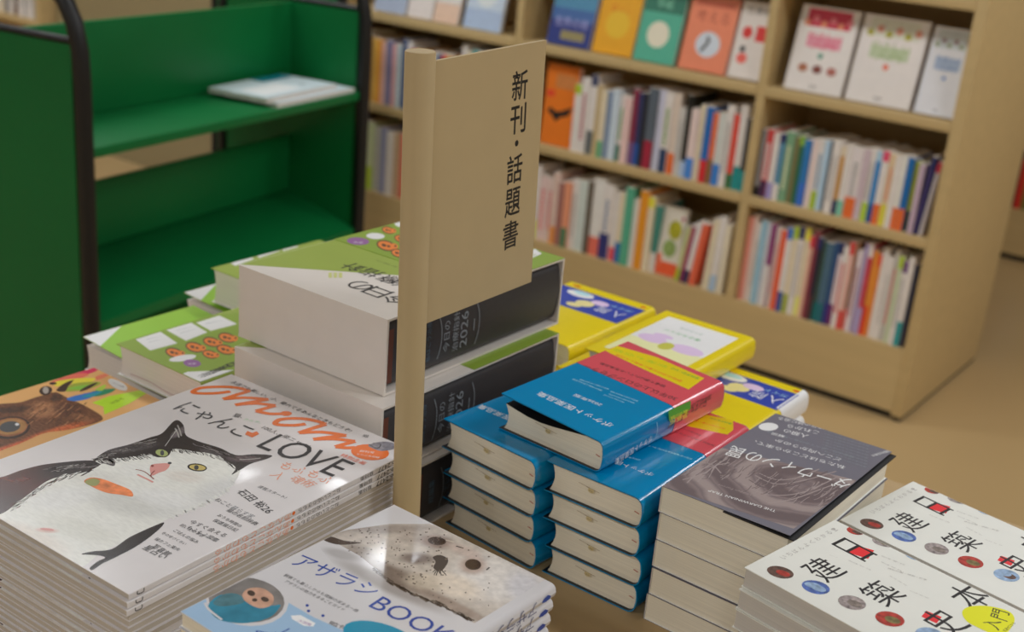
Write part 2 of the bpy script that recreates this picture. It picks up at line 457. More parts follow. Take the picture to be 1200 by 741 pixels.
m.add(vv, [(j * n + k, j * n + (k + 1) % n, (j + 1) * n + (k + 1) % n, (j + 1) * n + k) for j in range(3) for k in range(n)], SIGN, True)
m.face([tuple(p) for p in vv[3 * n:]], SIGN)
m.build('post', sg)
m = MB(); m.add([(0.0160 * math.cos(2 * PI * k / 32), 0.0160 * math.sin(2 * PI * k / 32), z) for z in (0.0, 0.005) for k in range(32)],
                [(k, (k + 1) % 32, 32 + (k + 1) % 32, 32 + k) for k in range(32)] + [tuple(range(32, 64))], SIGN); m.build('base_plate', sg)
pl = MB()
fo = SB + sn * 0.0018
art = Art(pl, sg, fo, sd, axis, None, lift=0.0)
cor = [art.px(500, 379), art.px(622.5, 330.5), art.px(640.5, 47), art.px(500, 69.5)]
x0 = 0.009; x1 = cor[1][0] * 0.5 + cor[2][0] * 0.5
zb0, zb1, zt1, zt0 = cor[0][1], cor[1][1], cor[2][1], cor[3][1] - 0.0025
zb = (zb0 + zb1) / 2; zt = (zt0 + zt1) / 2
loc = lambda a, b, dd: tuple(sd * a + axis * b + sn * dd)
def plate(mb, a0, a1, b0, b1, d0, d1, mm):
    v = [loc(a, b, d) for d in (d0, d1) for b in (b0, b1) for a in (a0, a1)]
    mb.add(v, [(0, 2, 3, 1), (4, 5, 7, 6), (0, 1, 5, 4), (2, 6, 7, 3), (0, 4, 6, 2), (1, 3, 7, 5)], mm)
v8 = []
for dd in (-0.0018, 0.0018):
    v8 += [loc(x0, zb0, dd), loc(cor[1][0], zb1, dd), loc(x0, zt0, dd), loc(cor[2][0], zt1, dd)]
pl.add(v8, [(0, 2, 3, 1), (4, 5, 7, 6), (0, 1, 5, 4), (2, 6, 7, 3), (0, 4, 6, 2), (1, 3, 7, 5)], SIGN)
BLK = mat(22, 21, 22, 0.5)
art.up()
gw = 0.0250
for ch, c in (('新', (609.3, 100.0)), ('刊', (607.3, 139.3)), ('話', (603.2, 198.0)), ('題', (600.8, 237)), ('書', (598.2, 275))):
    art.char(ch, c, math.radians(1.5), gw * 0.92, gw * 1.0, BLK)
a, b = art.px(605.5, 168); art.disc(a, b, 0.0027, BLK)
pl.build('board', sg)
m = MB()
plate(m, 0.0065, 0.0113, PH - 0.300, PH - 0.012, -0.0042, 0.0042, SIGN); m.build('clip_channel', sg)

# ================================================================== cat-cover magazines
GLOSS = 0.22
MAG_W = mat(190, 186, 186, GLOSS, coat=0.5)
ORANGE = mat(214, 98, 44, GLOSS, coat=0.5)
GT = mat(80, 78, 80, GLOSS, coat=0.5)
A_ROT = math.radians(1.5); mw, md, mt = 0.2210, 0.294, 0.12 / 22
ca, sa = math.cos(A_ROT), math.sin(A_ROT)
def mag_loc(dx, dy, z):
    c = Vector((-0.6015 + dx, 0.7275 + dy)); o = c - Vector((ca * mw - sa * md, sa * mw + ca * md)); return (o.x, o.y, z)
top = Book('cat_magazine', 'glossy magazine with a black and white cat on the cover, topmost of its stack', 'magazine', mag_loc(0, 0, ZT + 21 * mt), mw, md, mt - 0.00045, A_ROT,
           'stack of cat cover magazines', MAG_W, MAG_W, PAGE_MAG, r=0.0007, oh=0.0006, c=0.0003)
a = top.top_art(tr=(0, 400, 2.173))
# the cat
CATW = photo_ink(a, (205, 201, 193), [(330, 415, 130, 34, 0.25, (176, 176, 172), .7), (250, 352, 70, 26, 0.2, (186, 184, 178), .6), (560, 385, 80, 40, -0.5, (180, 180, 180), .7), (60, 500, 120, 40, 0.4, (190, 180, 170), .7), (200, 480, 110, 30, 0.3, (186, 186, 178), .6),
                        (120, 482, 30, 7, 0.1, (190, 150, 140), .7), (430, 430, 60, 26, 0.2, (188, 188, 186), .6), (420, 400, 90, 26, 0.2, (214, 210, 202), .6), (345, 330, 50, 22, 0.2, (212, 206, 196), .5), (470, 345, 50, 18, 0.2, (190, 180, 172), .5), (160, 400, 90, 30, -0.2, (210, 208, 200), .5)], noise=0.07, scale=150, rough=GLOSS, stretch=(1, 3, 1))
CATB = photo_ink(a, (38, 33, 35), [(330, 272, 80, 12, -0.15, (78, 74, 76), .7), (456, 232, 13, 20, 0.2, (104, 96, 100), .8), (620, 300, 50, 9, 0.05, (96, 84, 86), .7), (540, 285, 40, 8, 0.3, (84, 80, 82), .6), (280, 312, 40, 10, -0.3, (100, 96, 98), .6)], noise=0.45, scale=170, rough=GLOSS, stretch=(1, 4, 1))
CATR = photo_ink(a, (66, 28, 22), [(190, 325, 110, 34, -0.1, (40, 34, 36), 1.0), (30, 350, 60, 12, 0, (84, 40, 34), .6), (20, 420, 50, 40, 0, (44, 20, 18), .8)], noise=0.25, scale=120, rough=GLOSS, stretch=(1, 3, 1))
a.poly([(-60, 420), (-60, 350), (0, 347), (60, 327), (130, 312), (248, 306), (250, 350), (150, 380), (80, 420), (20, 470), (-40, 500)], CATR, True)
a.poly([(-60, 520), (-20, 455), (18, 432), (80, 385), (130, 352), (200, 338), (245, 322), (300, 285), (400, 250), (520, 262), (600, 300), (612, 330), (575, 385),
        (500, 425), (430, 452), (395, 472), (330, 505), (250, 545), (205, 575), (120, 560), (20, 520)], CATW, True)
a.poly([(230, 320), (240, 302), (275, 278), (330, 263), (380, 246), (412, 235), (440, 206), (455, 202), (468, 216), (474, 240), (505, 255), (560, 272), (600, 290), (650, 288), (692, 291),
        (680, 300), (640, 312), (612, 328), (590, 340), (600, 322), (575, 305), (540, 288), (500, 282), (462, 276), (440, 276), (428, 292), (402, 296), (380, 290), (345, 296), (300, 300), (290, 318), (262, 312)], CATB, True)
FUR = mat(122, 116, 116, GLOSS, coat=0.5); CWH = mat(206, 202, 194, GLOSS, coat=0.5); CDK = mat(40, 36, 38, GLOSS, coat=0.5); CGR = mat(150, 148, 144, GLOSS, coat=0.5); CRB = mat(80, 46, 40, GLOSS, coat=0.5)
fur(a, [(250, 308), (300, 304), (345, 298), (385, 292)], 60, 14, 8, [CWH, CDK, CGR], 0.0008, 8, 3)
fur(a, [(440, 278), (500, 284), (560, 298), (596, 322)], 60, 10, 8, [CWH, CDK, CGR], 0.0008, 8, 4)
fur(a, [(250, 300), (330, 272), (400, 248)], 50, 26, -6, [FUR, CDK, CDK, CGR], 0.0006, 16, 5)
fur(a, [(470, 258), (540, 276), (600, 296)], 40, 24, 8, [FUR, CDK, CDK], 0.0006, 12, 6)
fur(a, [(30, 430), (90, 385), (150, 350), (240, 330)], 90, 22, -12, [CWH, CWH, CRB, CDK, CGR], 0.0009, 14, 7)
fur(a, [(120, 330), (180, 322), (240, 315)], 50, 26, -5, [CDK, FUR, CDK, CGR], 0.0007, 18, 8)
fur(a, [(612, 330), (575, 385), (500, 425), (430, 450)], 70, 10, 8, [CWH], 0.0008, 8, 9)
for q in ([(452, 214), (458, 228), (462, 242)], [(446, 222), (452, 234), (456, 246)], [(610, 302), (640, 301), (664, 298)]): a.ribbon(q, 0.0011, CGR)
for q in ([(352, 330), (300, 330), (250, 342)], [(352, 336), (310, 344), (262, 364)], [(440, 338), (500, 352), (560, 376)], [(436, 344), (490, 366), (540, 396)], [(420, 268), (440, 240), (450, 226)]): a.ribbon(q, 0.0004, CWH)
EYEG = mat(150, 160, 105, 0.15, coat=0.6); EYEY = mat(176, 160, 100, 0.15, coat=0.6)
a.ell(411, 285, 19, 11, CATB, 0.2); a.ell(412, 285, 16, 8.5, EYEG, 0.2); a.ell(413, 285, 5, 7, BLK)
a.ell(502, 322, 25, 10, CATB, 0.1); a.ell(503, 322, 21, 7, EYEY, 0.1); a.ell(500, 322, 6, 6, BLK)
PINK = mat(188, 132, 126, GLOSS, coat=0.5); PDK = mat(120, 62, 58, GLOSS, coat=0.5)
a.poly([(383, 318), (405, 312), (432, 313), (424, 328), (404, 336), (386, 342)], PINK, True)
a.ell(432, 311, 5, 3, BLK); a.ell(388, 318, 4, 3, PDK)
a.ribbon([(345, 327), (368, 333), (392, 352)], 0.0009, PDK); a.ribbon([(392, 352), (384, 342), (394, 330)], 0.0009, PDK)
a.ribbon([(350, 340), (375, 352), (390, 360)], 0.0018, PINK)
a.poly([(214, 358), (232, 348), (262, 352), (300, 366), (332, 380), (338, 396), (310, 392), (270, 386), (236, 372)], mat(196, 112, 66, GLOSS, noise=0.5, scale=120, coat=0.5), True)
a.poly([(216, 358), (236, 350), (254, 356), (246, 368), (228, 368)], mat(132, 134, 84, GLOSS, coat=0.5), True)
a.poly([(208, 543), (236, 536), (285, 530), (330, 500), (395, 470), (418, 463), (400, 484), (352, 520), (300, 548), (262, 566), (236, 583), (229, 578), (248, 562), (268, 552), (250, 546)], CATB, True)
a.ell(120, 480, 18, 3, PINK, 0.1)
# logo and lettering
b = top.top_art(tr=(240, 420, 5), lift=a.h)
for q in ([(150, 196), (60, 206), (-40, 206), (-68, 196), (-20, 174), (100, 168), (190, 174), (262, 192)], [(262, 192), (190, 214), (108, 240)], [(108, 240), (240, 232), (372, 242)], [(372, 242), (270, 258), (178, 274)],
          [(178, 274), (300, 266), (412, 278)], [(412, 278), (350, 296), (300, 310)], [(300, 310), (380, 326), (470, 326)],
          [(590, 386), (520, 394), (430, 390), (414, 378), (450, 358), (560, 354), (650, 368), (708, 388)], [(708, 388), (630, 412), (552, 438)], [(552, 438), (690, 434), (828, 454)], [(828, 454), (720, 464), (636, 476)],
          [(636, 476), (760, 474), (880, 488)], [(880, 488), (820, 504), (766, 520)], [(766, 520), (830, 526), (880, 524)]):
    b.ribbon(q, 0.0054, ORANGE)
b.ell(476, 325, 34, 14, ORANGE)
b.ell(968, 552, 112, 46, ORANGE, 0.08)
CW = mat(214, 208, 204, GLOSS, coat=0.5)
b.line('創刊号', (905, 548), (990, 560), CW); b.line('とじこみ付録', (890, 566), (1020, 588), CW)
b.poly([(960, 510), (1040, 490), (1110, 500), (1112, 530), (1040, 545), (985, 530)], mat(120, 118, 126, GLOSS, noise=0.4, scale=200, coat=0.5), True)
b.ribbon([(960, 505), (1010, 530), (1030, 505), (985, 498)], 0.0009, BLK)
b.line('猫', (920, 460), (955, 466), GT)
b.line('永遠でも親しい、小、離れてるあんなときもどうぞ!', (148, 142), (845, 434), INK, 1.0)
b.line('猫、', (160, 340), (215, 352), INK, 1.2); b.line('カルテ、', (225, 362), (325, 385), mat(150, 180, 150, GLOSS), 1.0); b.line('100人、柴ニャー!', (330, 410), (600, 525), GT, 1.0)
a.h = b.h + 0.00004
a.line('にゃんこ', (440, 172), (612, 244), INK, 1.2)
a.poly([(642, 246), (624, 238), (630, 229), (642, 234), (654, 230), (660, 237)], ORANGE)
a.line('LOVE', (651, 268), (846, 346), INK, 1.25)
b.line('特別企画', (790, 572), (930, 625), mat(206, 90, 60, GLOSS))
ORL = mat(214, 140, 116, GLOSS)
b.line('もふもふ', (400, 655), (760, 745), ORL, 0.9) if False else None
b.char('も', (480, 632), -0.1, 0.0105, 0.0115, ORL); b.char('ふ', (560, 655), -0.1, 0.0105, 0.0115, ORL); b.char('も', (640, 680), -0.1, 0.0105, 0.0115, ORL); b.char('ふ', (712, 712), -0.1, 0.0105, 0.0115, ORL)
b.char('入', (432, 688), -0.1, 0.0105, 0.0115, ORL); b.char('魂', (545, 712), -0.1, 0.0105, 0.0115, ORL); b.char('術', (610, 735), -0.1, 0.0105, 0.0115, ORL)
for s_, A, B, k in (('連載スタート!', (655, 372), (725, 402), GT), ('石田 裕26', (602, 384), (680, 440), INK), ('ねこと暮らす家', (545, 405), (640, 452), GT), ('猫の名前辞典', (575, 432), (650, 470), INK), ('おうち時間の', (552, 445), (610, 475), INK), ('保護猫日記', (540, 458), (600, 486), INK),
                    ('今すぐ会える', (480, 462), (570, 500), GT), ('もふもふ図鑑', (474, 476), (550, 512), INK), ('飼い主の本音', (456, 470), (515, 500), GT), ('ごはんの悩み', (440, 484), (500, 516), INK),
                    ('冬の毛づくろい', (410, 490), (470, 520), GT), ('猫カフェ案内', (392, 505), (452, 535), INK), ('写真館', (385, 524), (425, 548), INK), ('星占い', (362, 528), (415, 556), INK)):
    a.line(s_, A, B, k, 1.0)
def mag_spine(bk):
    q = bk.spine_art(lift=0.00008)
    L = md
    q.line_ab('あんなこともわかる', (0.150, 0.0042), (0.075, 0.0042), ORL, 0.8)
    q.line_ab('ねこといぬのきもち', (0.205, 0.0042), (0.158, 0.0042), GT, 0.8)
    q.disc(0.153, 0.0027, 0.0016, ORANGE)
    q.line_ab('no.2477', (0.275, 0.0042), (0.25, 0.0042), INK, 0.8)
    q.line_ab('猫特集', (0.244, 0.0042), (0.228, 0.0042), INK, 0.8)
    q.ribbon_ab([(0.0125, 0.0042), (0.012, 0.0016), (0.009, 0.0014), (0.007, 0.002), (0.007, 0.0042)], 0.0008, INK)
mag_spine(top); tp = top.finish()
pl_ = Book('cat_magazine', 'cat-cover magazine in the tall stack by the sign post, fourth from top', 'magazine', (0, 0, 0), mw, md, mt - 0.00045, A_ROT + PI,
           'stack of cat cover magazines', MAG_W, MAG_W, PAGE_MAG, r=0.0007, oh=0.0006, c=0.0003)
mag_spine(pl_); plain = pl_.finish(); used_plain = False
# copies further down turn their page edges outward
for i in range(1, 22):
    z = ZT + (21 - i) * mt
    jx, jy = random.uniform(-0.0012, 0.0012), random.uniform(-0.0015, 0.0015)
    if i == 1: jx, jy = 0.001, -0.002
    if i == 2: jx, jy = 0.0015, -0.003
    lab = 'cat-cover magazine in the tall stack by the sign post, ' + nth(i)
    if i < 3 or 7 < i < 12 or i > 16:
        dup(tp, lab, mag_loc(jx, jy, z))
    else:
        l = Vector(mag_loc(jx, jy, z)); l2 = l + Vector((ca * mw - sa * md, sa * mw + ca * md, 0))
        if used_plain: dup(plain, lab, l2, A_ROT + PI)
        else: plain.location = l2; plain['label'] = lab; used_plain = True

# ================================================================== orange magazine stack
PEACH = mat(218, 152, 96, GLOSS, noise=0.12, scale=9, coat=0.4)
bo = Book('animal_magazine', 'orange magazine with a big animal eye on its cover, topmost of the low stack', 'magazine', (-1.035, 0.436, ZT + 0.054), 0.2, 0.283, 0.0056, math.radians(-0.6),
          'low stack of orange magazines', PEACH, MAG_W, PAGE_MAG, r=0.0007, oh=0.0006, c=0.0003)
a = bo.top_art(tr=(0, 420, 5))
BRN = [mat(92, 58, 40, GLOSS, noise=0.45, scale=90, coat=0.4), mat(142, 92, 62, GLOSS, noise=0.4, scale=110, coat=0.4), mat(52, 34, 28, GLOSS, noise=0.4, scale=90, coat=0.4), mat(168, 120, 84, GLOSS, noise=0.35, scale=120, coat=0.4)]
a.poly([(-250, 330), (-100, 280), (0, 268), (120, 258), (200, 232), (260, 215), (330, 200), (400, 235), (500, 280), (600, 345), (560, 380), (400, 420), (260, 440), (120, 500), (0, 545), (-200, 640)], photo_ink(a, (100, 64, 44), [(250, 300, 110, 52, -0.2, (160, 112, 78), .9), (90, 300, 150, 24, -0.1, (58, 38, 30), .8), (400, 300, 90, 60, 0.4, (74, 46, 36), .8), (330, 430, 220, 26, -0.3, (186, 96, 56), .9), (80, 520, 200, 22, -0.3, (190, 92, 56), .9), (330, 230, 40, 30, 0, (60, 42, 36), .8), (480, 350, 70, 24, 0.4, (128, 86, 60), .8)], noise=0.4, scale=170, rough=GLOSS, coat=0.4, stretch=(1, 3, 1)), True)
if 0: a.poly([(150, 270), (260, 240), (360, 250), (380, 300), (330, 350), (240, 380), (180, 350)], BRN[1], True)
if 0: a.poly([(200, 262), (280, 258), (340, 290), (300, 330), (240, 320)], BRN[3], True)
if 0: a.poly([(-60, 300), (60, 285), (150, 290), (180, 330), (100, 320), (0, 330)], BRN[2], True)
if 0: a.poly([(60, 500), (160, 440), (320, 410), (420, 400), (560, 360), (480, 400), (300, 440), (150, 500)], mat(196, 98, 58, GLOSS, noise=0.2, scale=60, coat=0.4), True)
if 0: a.poly([(230, 395), (330, 360), (450, 340), (500, 352), (400, 390), (280, 430)], BRN[3], True)
if 0: a.poly([(-100, 560), (20, 500), (180, 450), (260, 450), (100, 520), (0, 556)], mat(206, 96, 60, GLOSS, noise=0.2, scale=60, coat=0.4), True)
a.ell(60, 408, 118, 66, BRN[2], -0.12); a.ell(60, 404, 102, 54, BRN[1], -0.12); a.ell(62, 402, 92, 46, mat(150, 112, 72, 0.2, noise=0.3, scale=90, coat=0.5), -0.12); a.ell(58, 402, 62, 32, BLK, -0.12)
a.ell(100, 388, 12, 8, CW)
a.step = 0.0
for i in range(70):
    x = random.uniform(150, 480); y = random.uniform(270, 400)
    a.ribbon([(x, y), (x + 20, y - 12), (x + 38, y - 28)], 0.0007, BRN[i % 4])
a.step = 0.000002; a.up()
for pts, c in (([(420, 90), (540, 50), (578, 66), (520, 92), (400, 120)], (190, 46, 84)), ([(300, 140), (420, 95), (520, 92), (470, 120), (360, 150)], (214, 96, 80)), ([(560, 110), (620, 88), (636, 102), (570, 128)], (220, 110, 84)),
               ([(320, 140), (430, 120), (560, 118), (500, 150), (400, 150), (330, 165)], (222, 186, 56)), ([(380, 190), (430, 150), (560, 138), (590, 150), (520, 180), (420, 195)], (140, 150, 54)),
               ([(400, 180), (470, 160), (540, 160), (500, 185)], (120, 170, 60)), ([(500, 220), (560, 190), (668, 178), (660, 196), (580, 222)], (30, 120, 84)), ([(560, 185), (600, 160), (622, 158), (600, 190)], (150, 180, 60)),
               ([(390, 240), (440, 220), (560, 195), (590, 200), (520, 236), (440, 252)], (44, 100, 170)), ([(480, 225), (560, 200), (600, 196), (540, 226)], (30, 130, 150))):
    a.poly(pts, mat(*c, GLOSS, coat=0.4), True)
a.poly([(330, 190), (372, 150), (432, 128), (400, 165), (380, 195)], BRN[2], True); a.poly([(480, 180), (540, 150), (572, 145), (520, 180), (470, 196)], BRN[2], True)
a.ell(268, 190, 38, 26, BRN[2], -0.2); a.ell(310, 148, 22, 8, BRN[2]); a.ell(268, 188, 18, 20, mat(150, 140, 132, GLOSS), -0.2)
a.ell(690, 156, 62, 24, CW, 0.45); a.line('ペット自慢', (655, 145), (720, 172), GT)
a.poly([(540, 262), (640, 222), (852, 182), (862, 205), (750, 270), (612, 330), (606, 285)], mat(160, 206, 40, GLOSS, coat=0.4), False)
a.line('特集号', (660, 270), (730, 238), mat(90, 120, 30, GLOSS))
bo = bo.finish()
for i in range(1, 10):
    dup(bo, 'orange animal magazine in the low stack beside the cat magazines, ' + nth(i), (-1.035 + random.uniform(-.002, .002), 0.436 + random.uniform(-.002, .002), ZT + 0.054 - 0.006 * i))

# ================================================================== slipcased volumes behind the sign
CASE = mat(190, 184, 178, 0.42, noise=0.02, coat=0.15)
GRN = mat(128, 146, 58, 0.4, coat=0.15)
GRN2 = mat(116, 140, 44, 0.4, coat=0.15)
DARK = mat(46, 44, 46, 0.5, noise=0.08, scale=400)
SILV = mat(118, 124, 130, 0.45)
TEAL = mat(64, 84, 100, 0.45)
ORG = mat(206, 112, 44, 0.35); BRK = mat(70, 44, 28, 0.4); PURP = mat(126, 84, 136, 0.35); WHT = mat(206, 204, 200, 0.35)
def animals(a, pts):                     # loose orange animal shapes printed on the green bands
    for x, y, s in pts:
        a.ell(x, y, 1.15 * s, 0.62 * s, BRK, 0.25); a.ell(x, y, 1.0 * s, 0.48 * s, ORG, 0.25)
        a.ell(x + 0.9 * s, y + 0.1 * s, 0.5 * s, 0.36 * s, ORG, 0.1); a.ell(x - 0.25 * s, y - 0.05 * s, 0.28 * s, 0.16 * s, BRK, 0.3); a.ell(x + 0.3 * s, y + 0.08 * s, 0.2 * s, 0.12 * s, BRK, 0.3)
        a.ell(x + 1.1 * s, y + 0.05 * s, 0.12 * s, 0.1 * s, BLK)
def slipcase(i, x0, y0, z0, w, d, t, lab, lab2, art):
    root = thing('slipcase', lab, 'book case', (x0, y0, z0), 0, 'stack of slipcased handbooks')
    mb = MB(); k = 0.0022
    mb.box(0, w, 0, d, 0, k, CASE); mb.box(0, w, 0, d, t - k, t, CASE); mb.box(0, k, k * .2, d - k * .2, k, t - k, CASE)
    mb.box(k, w, 0, k, k, t - k, CASE); mb.box(k, w, d - k, d, k, t - k, CASE)
    o0 = 0.128
    ob = MB(); e = 0.0005
    ob.box(-e, w + e, o0, d - 0.001, t, t + e, GRN2); ob.box(-e, 0, o0, d - 0.001, -0 + 0.0003, t, GRN2)
    A = Art(mb, root, Vector((x0, y0, z0 + t)), (1, 0, 0), (0, 1, 0), (0.0005, w - 0.0005, 0.0005, d - 0.0005))
    A.flat([(0.0, 0.001), (0.0, o0), (0.118, o0), (0.06, 0.07)], GRN) if False else None
    A.flat([(0.0003, 0.0015), (0.155, o0 - 0.002), (0.15, o0), (0.0003, o0)], GRN)
    A.tr = (240, 240, 5)
    if art:
        A.h = 0.0002
        # title, read from the far side
        for ch, cx, cy in (('今', 1118, 556), ('日', 1012, 512), ('の', 912, 474)):
            A.char(ch, (cx, cy), PI, 0.0225, 0.023, INK)
        for ch, cx, cy in (('治', 1150, 462), ('療', 1082, 440), ('指', 975, 400), ('針', 868, 366)):
            A.char(ch, (cx, cy), PI, 0.0215, 0.022, INK)
        A.line('私はこう治療している', (1130, 366), (1010, 326), GT)
        for q in range(9): A.ell(735 + (q % 3) * 30, 404 + (q // 3) * 10, 12, 5, mat(176, 180, 110, 0.4))
        B = Art(ob, root, Vector((x0, y0, z0 + t + e)), (1, 0, 0), (0, 1, 0), (0.0, w, o0, d - 0.001), tr=(240, 240, 5))
        B.ell(898, 214, 66, 22, PURP, 0.06); B.ell(1000, 184, 54, 18, WHT, 0.05); B.ell(1150, 105, 40, 26, WHT)
        B.line('新薬', (872, 222), (926, 226), WHT)
        animals(B, [(1062, 240, 50), (1075, 150, 34), (1135, 285, 40), (1150, 200, 36), (1230, 240, 44), (1300, 180, 40), (1260, 310, 40)])
        B.tr = (480, 280, 5)
        B.poly([(640, 105), (735, 60), (775, 88), (690, 125)], WHT)
        B.line('注目', (700, 112), (745, 92), GRN)
    mb.build('case', root); ob.build('paper_band', root, 'green paper band')
    bk = Book('handbook', lab2, 'book', (x0 + k + 0.0006, y0 + k + 0.0008, z0 + k + 0.0004), w - k - 0.0036, d - 2 * k - 0.0016, t - 2 * k - 0.0009, 0, 'handbooks inside the white slipcases',
              DARK, DARK, PAGE_GREY, r=0.013, c=0.0012, oh=0.002, bulge=0.0022)
    s = bk.spine_art(lift=0.0003)
    H = bk.t / 2
    for yy, hh in ((0.036, .021), (0.072, .021), (0.128, .021)):
        s.ribbon_ab([(yy - 0.003, H - hh), (yy + 0.001, H - hh * .5), (yy + 0.002, H), (yy + 0.001, H + hh * .5), (yy - 0.003, H + hh)], 0.0009, SILV)
    s.rect(0.0, 0.0065, 0.008, bk.t - 0.008, mat(84, 46, 34, 0.6))
    s.line_ab('2026', (0.112, H - 0.019), (0.112, H + 0.017), SILV, 0.8)
    s.line_ab('今日の', (0.084, H - 0.019), (0.084, H + 0.019), SILV, 1.0) if False else None
    for j, ch in enumerate('今日の治療指針'):
        s.char_ab(ch, (0.0085 + 0.0, 0), 0, 0.001, 0.001, TEAL) if False else None
    s.line_ab('治療指針', (0.098, H - 0.02), (0.098, H + 0.02), SILV, 0.9)
    s.line_ab('今日の', (0.085, H - 0.017), (0.085, H + 0.014), SILV, 0.9)
    s.line_ab('私はこう治療', (0.058, H - 0.02), (0.058, H + 0.02), TEAL, 1.1)
    s.line_ab('している', (0.047, H - 0.015), (0.047, H + 0.015), TEAL, 1.1)
    s.line_ab('総編集', (0.024, H - 0.012), (0.024, H + 0.012), TEAL, 1.1)
    s.ribbon_ab([(0.122, H - 0.006), (0.122, H + 0.006)], 0.0012, SILV, False)
    # brown inner board and headband seen at the near end of the case opening
    bk.finish()
slipcase(0, -0.8530, 0.757, ZT + 0.1396, 0.1905, 0.271, 0.0729, 'white slipcase with green corner and animal band, topmost of its stack', 'charcoal-spined handbook inside the topmost white slipcase', True)
slipcase(1, -0.8370, 0.738, ZT + 0.0702, 0.1900, 0.270, 0.0685, 'white slipcase with green band, middle of the stack behind the sign post', 'charcoal-spined handbook inside the middle white slipcase', False)
slipcase(2, -0.8290, 0.781, ZT, 0.1900, 0.262, 0.0690, 'white slipcase with green band, lowest of the stack behind the sign post', 'charcoal-spined handbook inside the lowest white slipcase', False)

# ================================================================== small green handbooks to the left of the slipcases
def green_book(lab, x, y, z, w, d, t, lift, art):
    b = Book('green_handbook', lab, 'book', (x, y, z), w, d, t, 0, 'green handbooks behind the magazines', GRN, WHT, PAGE_GREY, r=0.004, c=0.0006, oh=0.0025, conc=0.003, lift=lift)
    a = b.top_art(tr=(60, 320, 5))
    if art == 1:
        a.poly([(370, 400), (620, 300), (1100, 230), (1400, 500), (960, 700)], GRN2)
        for q in ([(495, 390), (640, 345), (740, 412), (580, 455)], [(675, 335), (820, 292), (915, 348), (790, 398)], [(850, 292), (985, 250), (1090, 300), (935, 340)]): a.poly(q, WHT)
        for A, B in (((560, 392), (650, 372)), ((575, 408), (670, 386)), ((740, 338), (830, 318)), ((760, 355), (850, 330)), ((910, 300), (1010, 280))): a.line('処方のポイント', A, B, SILV)
        animals(a, [(720, 468, 46), (840, 436, 48), (940, 405, 46), (1030, 380, 46), (930, 478, 40), (1020, 450, 46)])
        a.ell(770, 500, 80, 18, WHT, -0.15); a.ell(826, 530, 52, 22, PURP, 0.08); a.line('新薬', (805, 538), (850, 534), WHT)
        a.poly([(700, 620), (800, 580), (1300, 560), (1300, 800), (900, 800)], WHT)
        for i, ch in enumerate('針指療治の日今'): a.char(ch, (905 + i * 34, 596 - i * 13), PI, 0.0082, 0.017, INK)
    elif art == 2:
        a.flat([(0, 0), (0.034, 0), (0.0, 0.05)], WHT); a.flat([(0, 0.05), (0.03, 0.0), (0.13, 0), (0.13, 0.18), (0, 0.18)], mat(126, 168, 52, 0.35))
    elif art == 3:
        a.tr = (240, 240, 5)
        for q in ([(150, 345), (270, 306), (290, 318), (180, 358)], [(300, 300), (420, 262), (440, 272), (320, 312)], [(446, 258), (530, 238), (550, 246), (460, 272)]): a.poly(q, WHT)
    f = b.front_art(); f.ribbon_ab([(0.02, 0.006), (0.05, 0.0075), (0.08, 0.005), (0.11, 0.007)], 0.0006, mat(150, 110, 112, 0.8)) if art == 1 else None
    return b.finish()
green_book('green handbook with orange animals and white boxes, in front of the tall slipcases', -1.000, 0.724, ZT + 0.0612, 0.132, 0.175, 0.0338, 0.0, 1)
green_book('green handbook with a lifted white corner, underneath the animal handbook', -1.090, 0.747, ZT + 0.0302, 0.145, 0.151, 0.030, 0.009, 2)
green_book('green handbook at the bottom of the pile under the animal handbook', -1.086, 0.745, ZT, 0.142, 0.151, 0.030, 0.0, 0)
green_book('green handbook with white boxes lying highest, behind the slipcase top edge', -1.066, 0.904, ZT + 0.0792, 0.132, 0.175, 0.0415, 0.0, 3)
green_book('green handbook with a white corner peeking out, beneath the highest green handbook', -1.112, 0.902, ZT + 0.0392, 0.160, 0.178, 0.031, 0.008, 2)
green_book('green handbook lowest of the back pile near the green cart', -1.108, 0.903, ZT, 0.158, 0.178, 0.039, 0.0, 0)

# ================================================================== blue pocket reference books
BLU = mat(0, 112, 158, 0.15, coat=0.25, spec=0.35)
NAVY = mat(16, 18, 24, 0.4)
PINKR = mat(188, 74, 84, 0.15, coat=0.3)
YEL = mat(230, 178, 18, 0.3, coat=0.3)
GTX = mat(40, 140, 60, 0.3)
LBL = mat(150, 190, 210, 0.3)
RED = mat(196, 40, 44, 0.35)
def blue_book(lab, x, y, z, w, d, t, rz, sag, obi_y, r, shape=''):
    c, s = math.cos(rz), math.sin(rz)
    o = (x - c * w, y - s * w, z)                         # x, y is the near spine corner
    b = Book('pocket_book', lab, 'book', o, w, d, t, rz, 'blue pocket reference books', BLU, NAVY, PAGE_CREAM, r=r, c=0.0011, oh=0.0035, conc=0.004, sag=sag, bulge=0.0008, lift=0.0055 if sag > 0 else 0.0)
    f = b.front_art()
    f.disc(w * 0.47, t * 0.58, 0.0030, mat(176, 162, 122, 0.8), ry=0.0022); f.ribbon_ab([(w * 0.42, t * 0.66), (w * 0.455, t * 0.64)], 0.0006, mat(120, 104, 80, 0.8), False)
    f.line_ab('蔵書', (w * 0.452, t * 0.55), (w * 0.488, t * 0.535), mat(120, 104, 76, 0.8)); f.ribbon_ab([(w * 0.34, t * 0.69), (w * 0.56, t * 0.62)], 0.00045, mat(150, 136, 112, 0.8), False)
    f.ribbon_ab([(w - 0.008, t * 0.52), (w - 0.0035, t * 0.49)], 0.0008, mat(150, 60, 44, 0.7), False)
    ob = b.obi(obi_y, d - 0.001, PINKR, 'paper_band', 0.0004, 'red paper band')
    a = b.top_art(); a2 = b.top_art(ob, 0.0004)
    return b, a, a2, ob
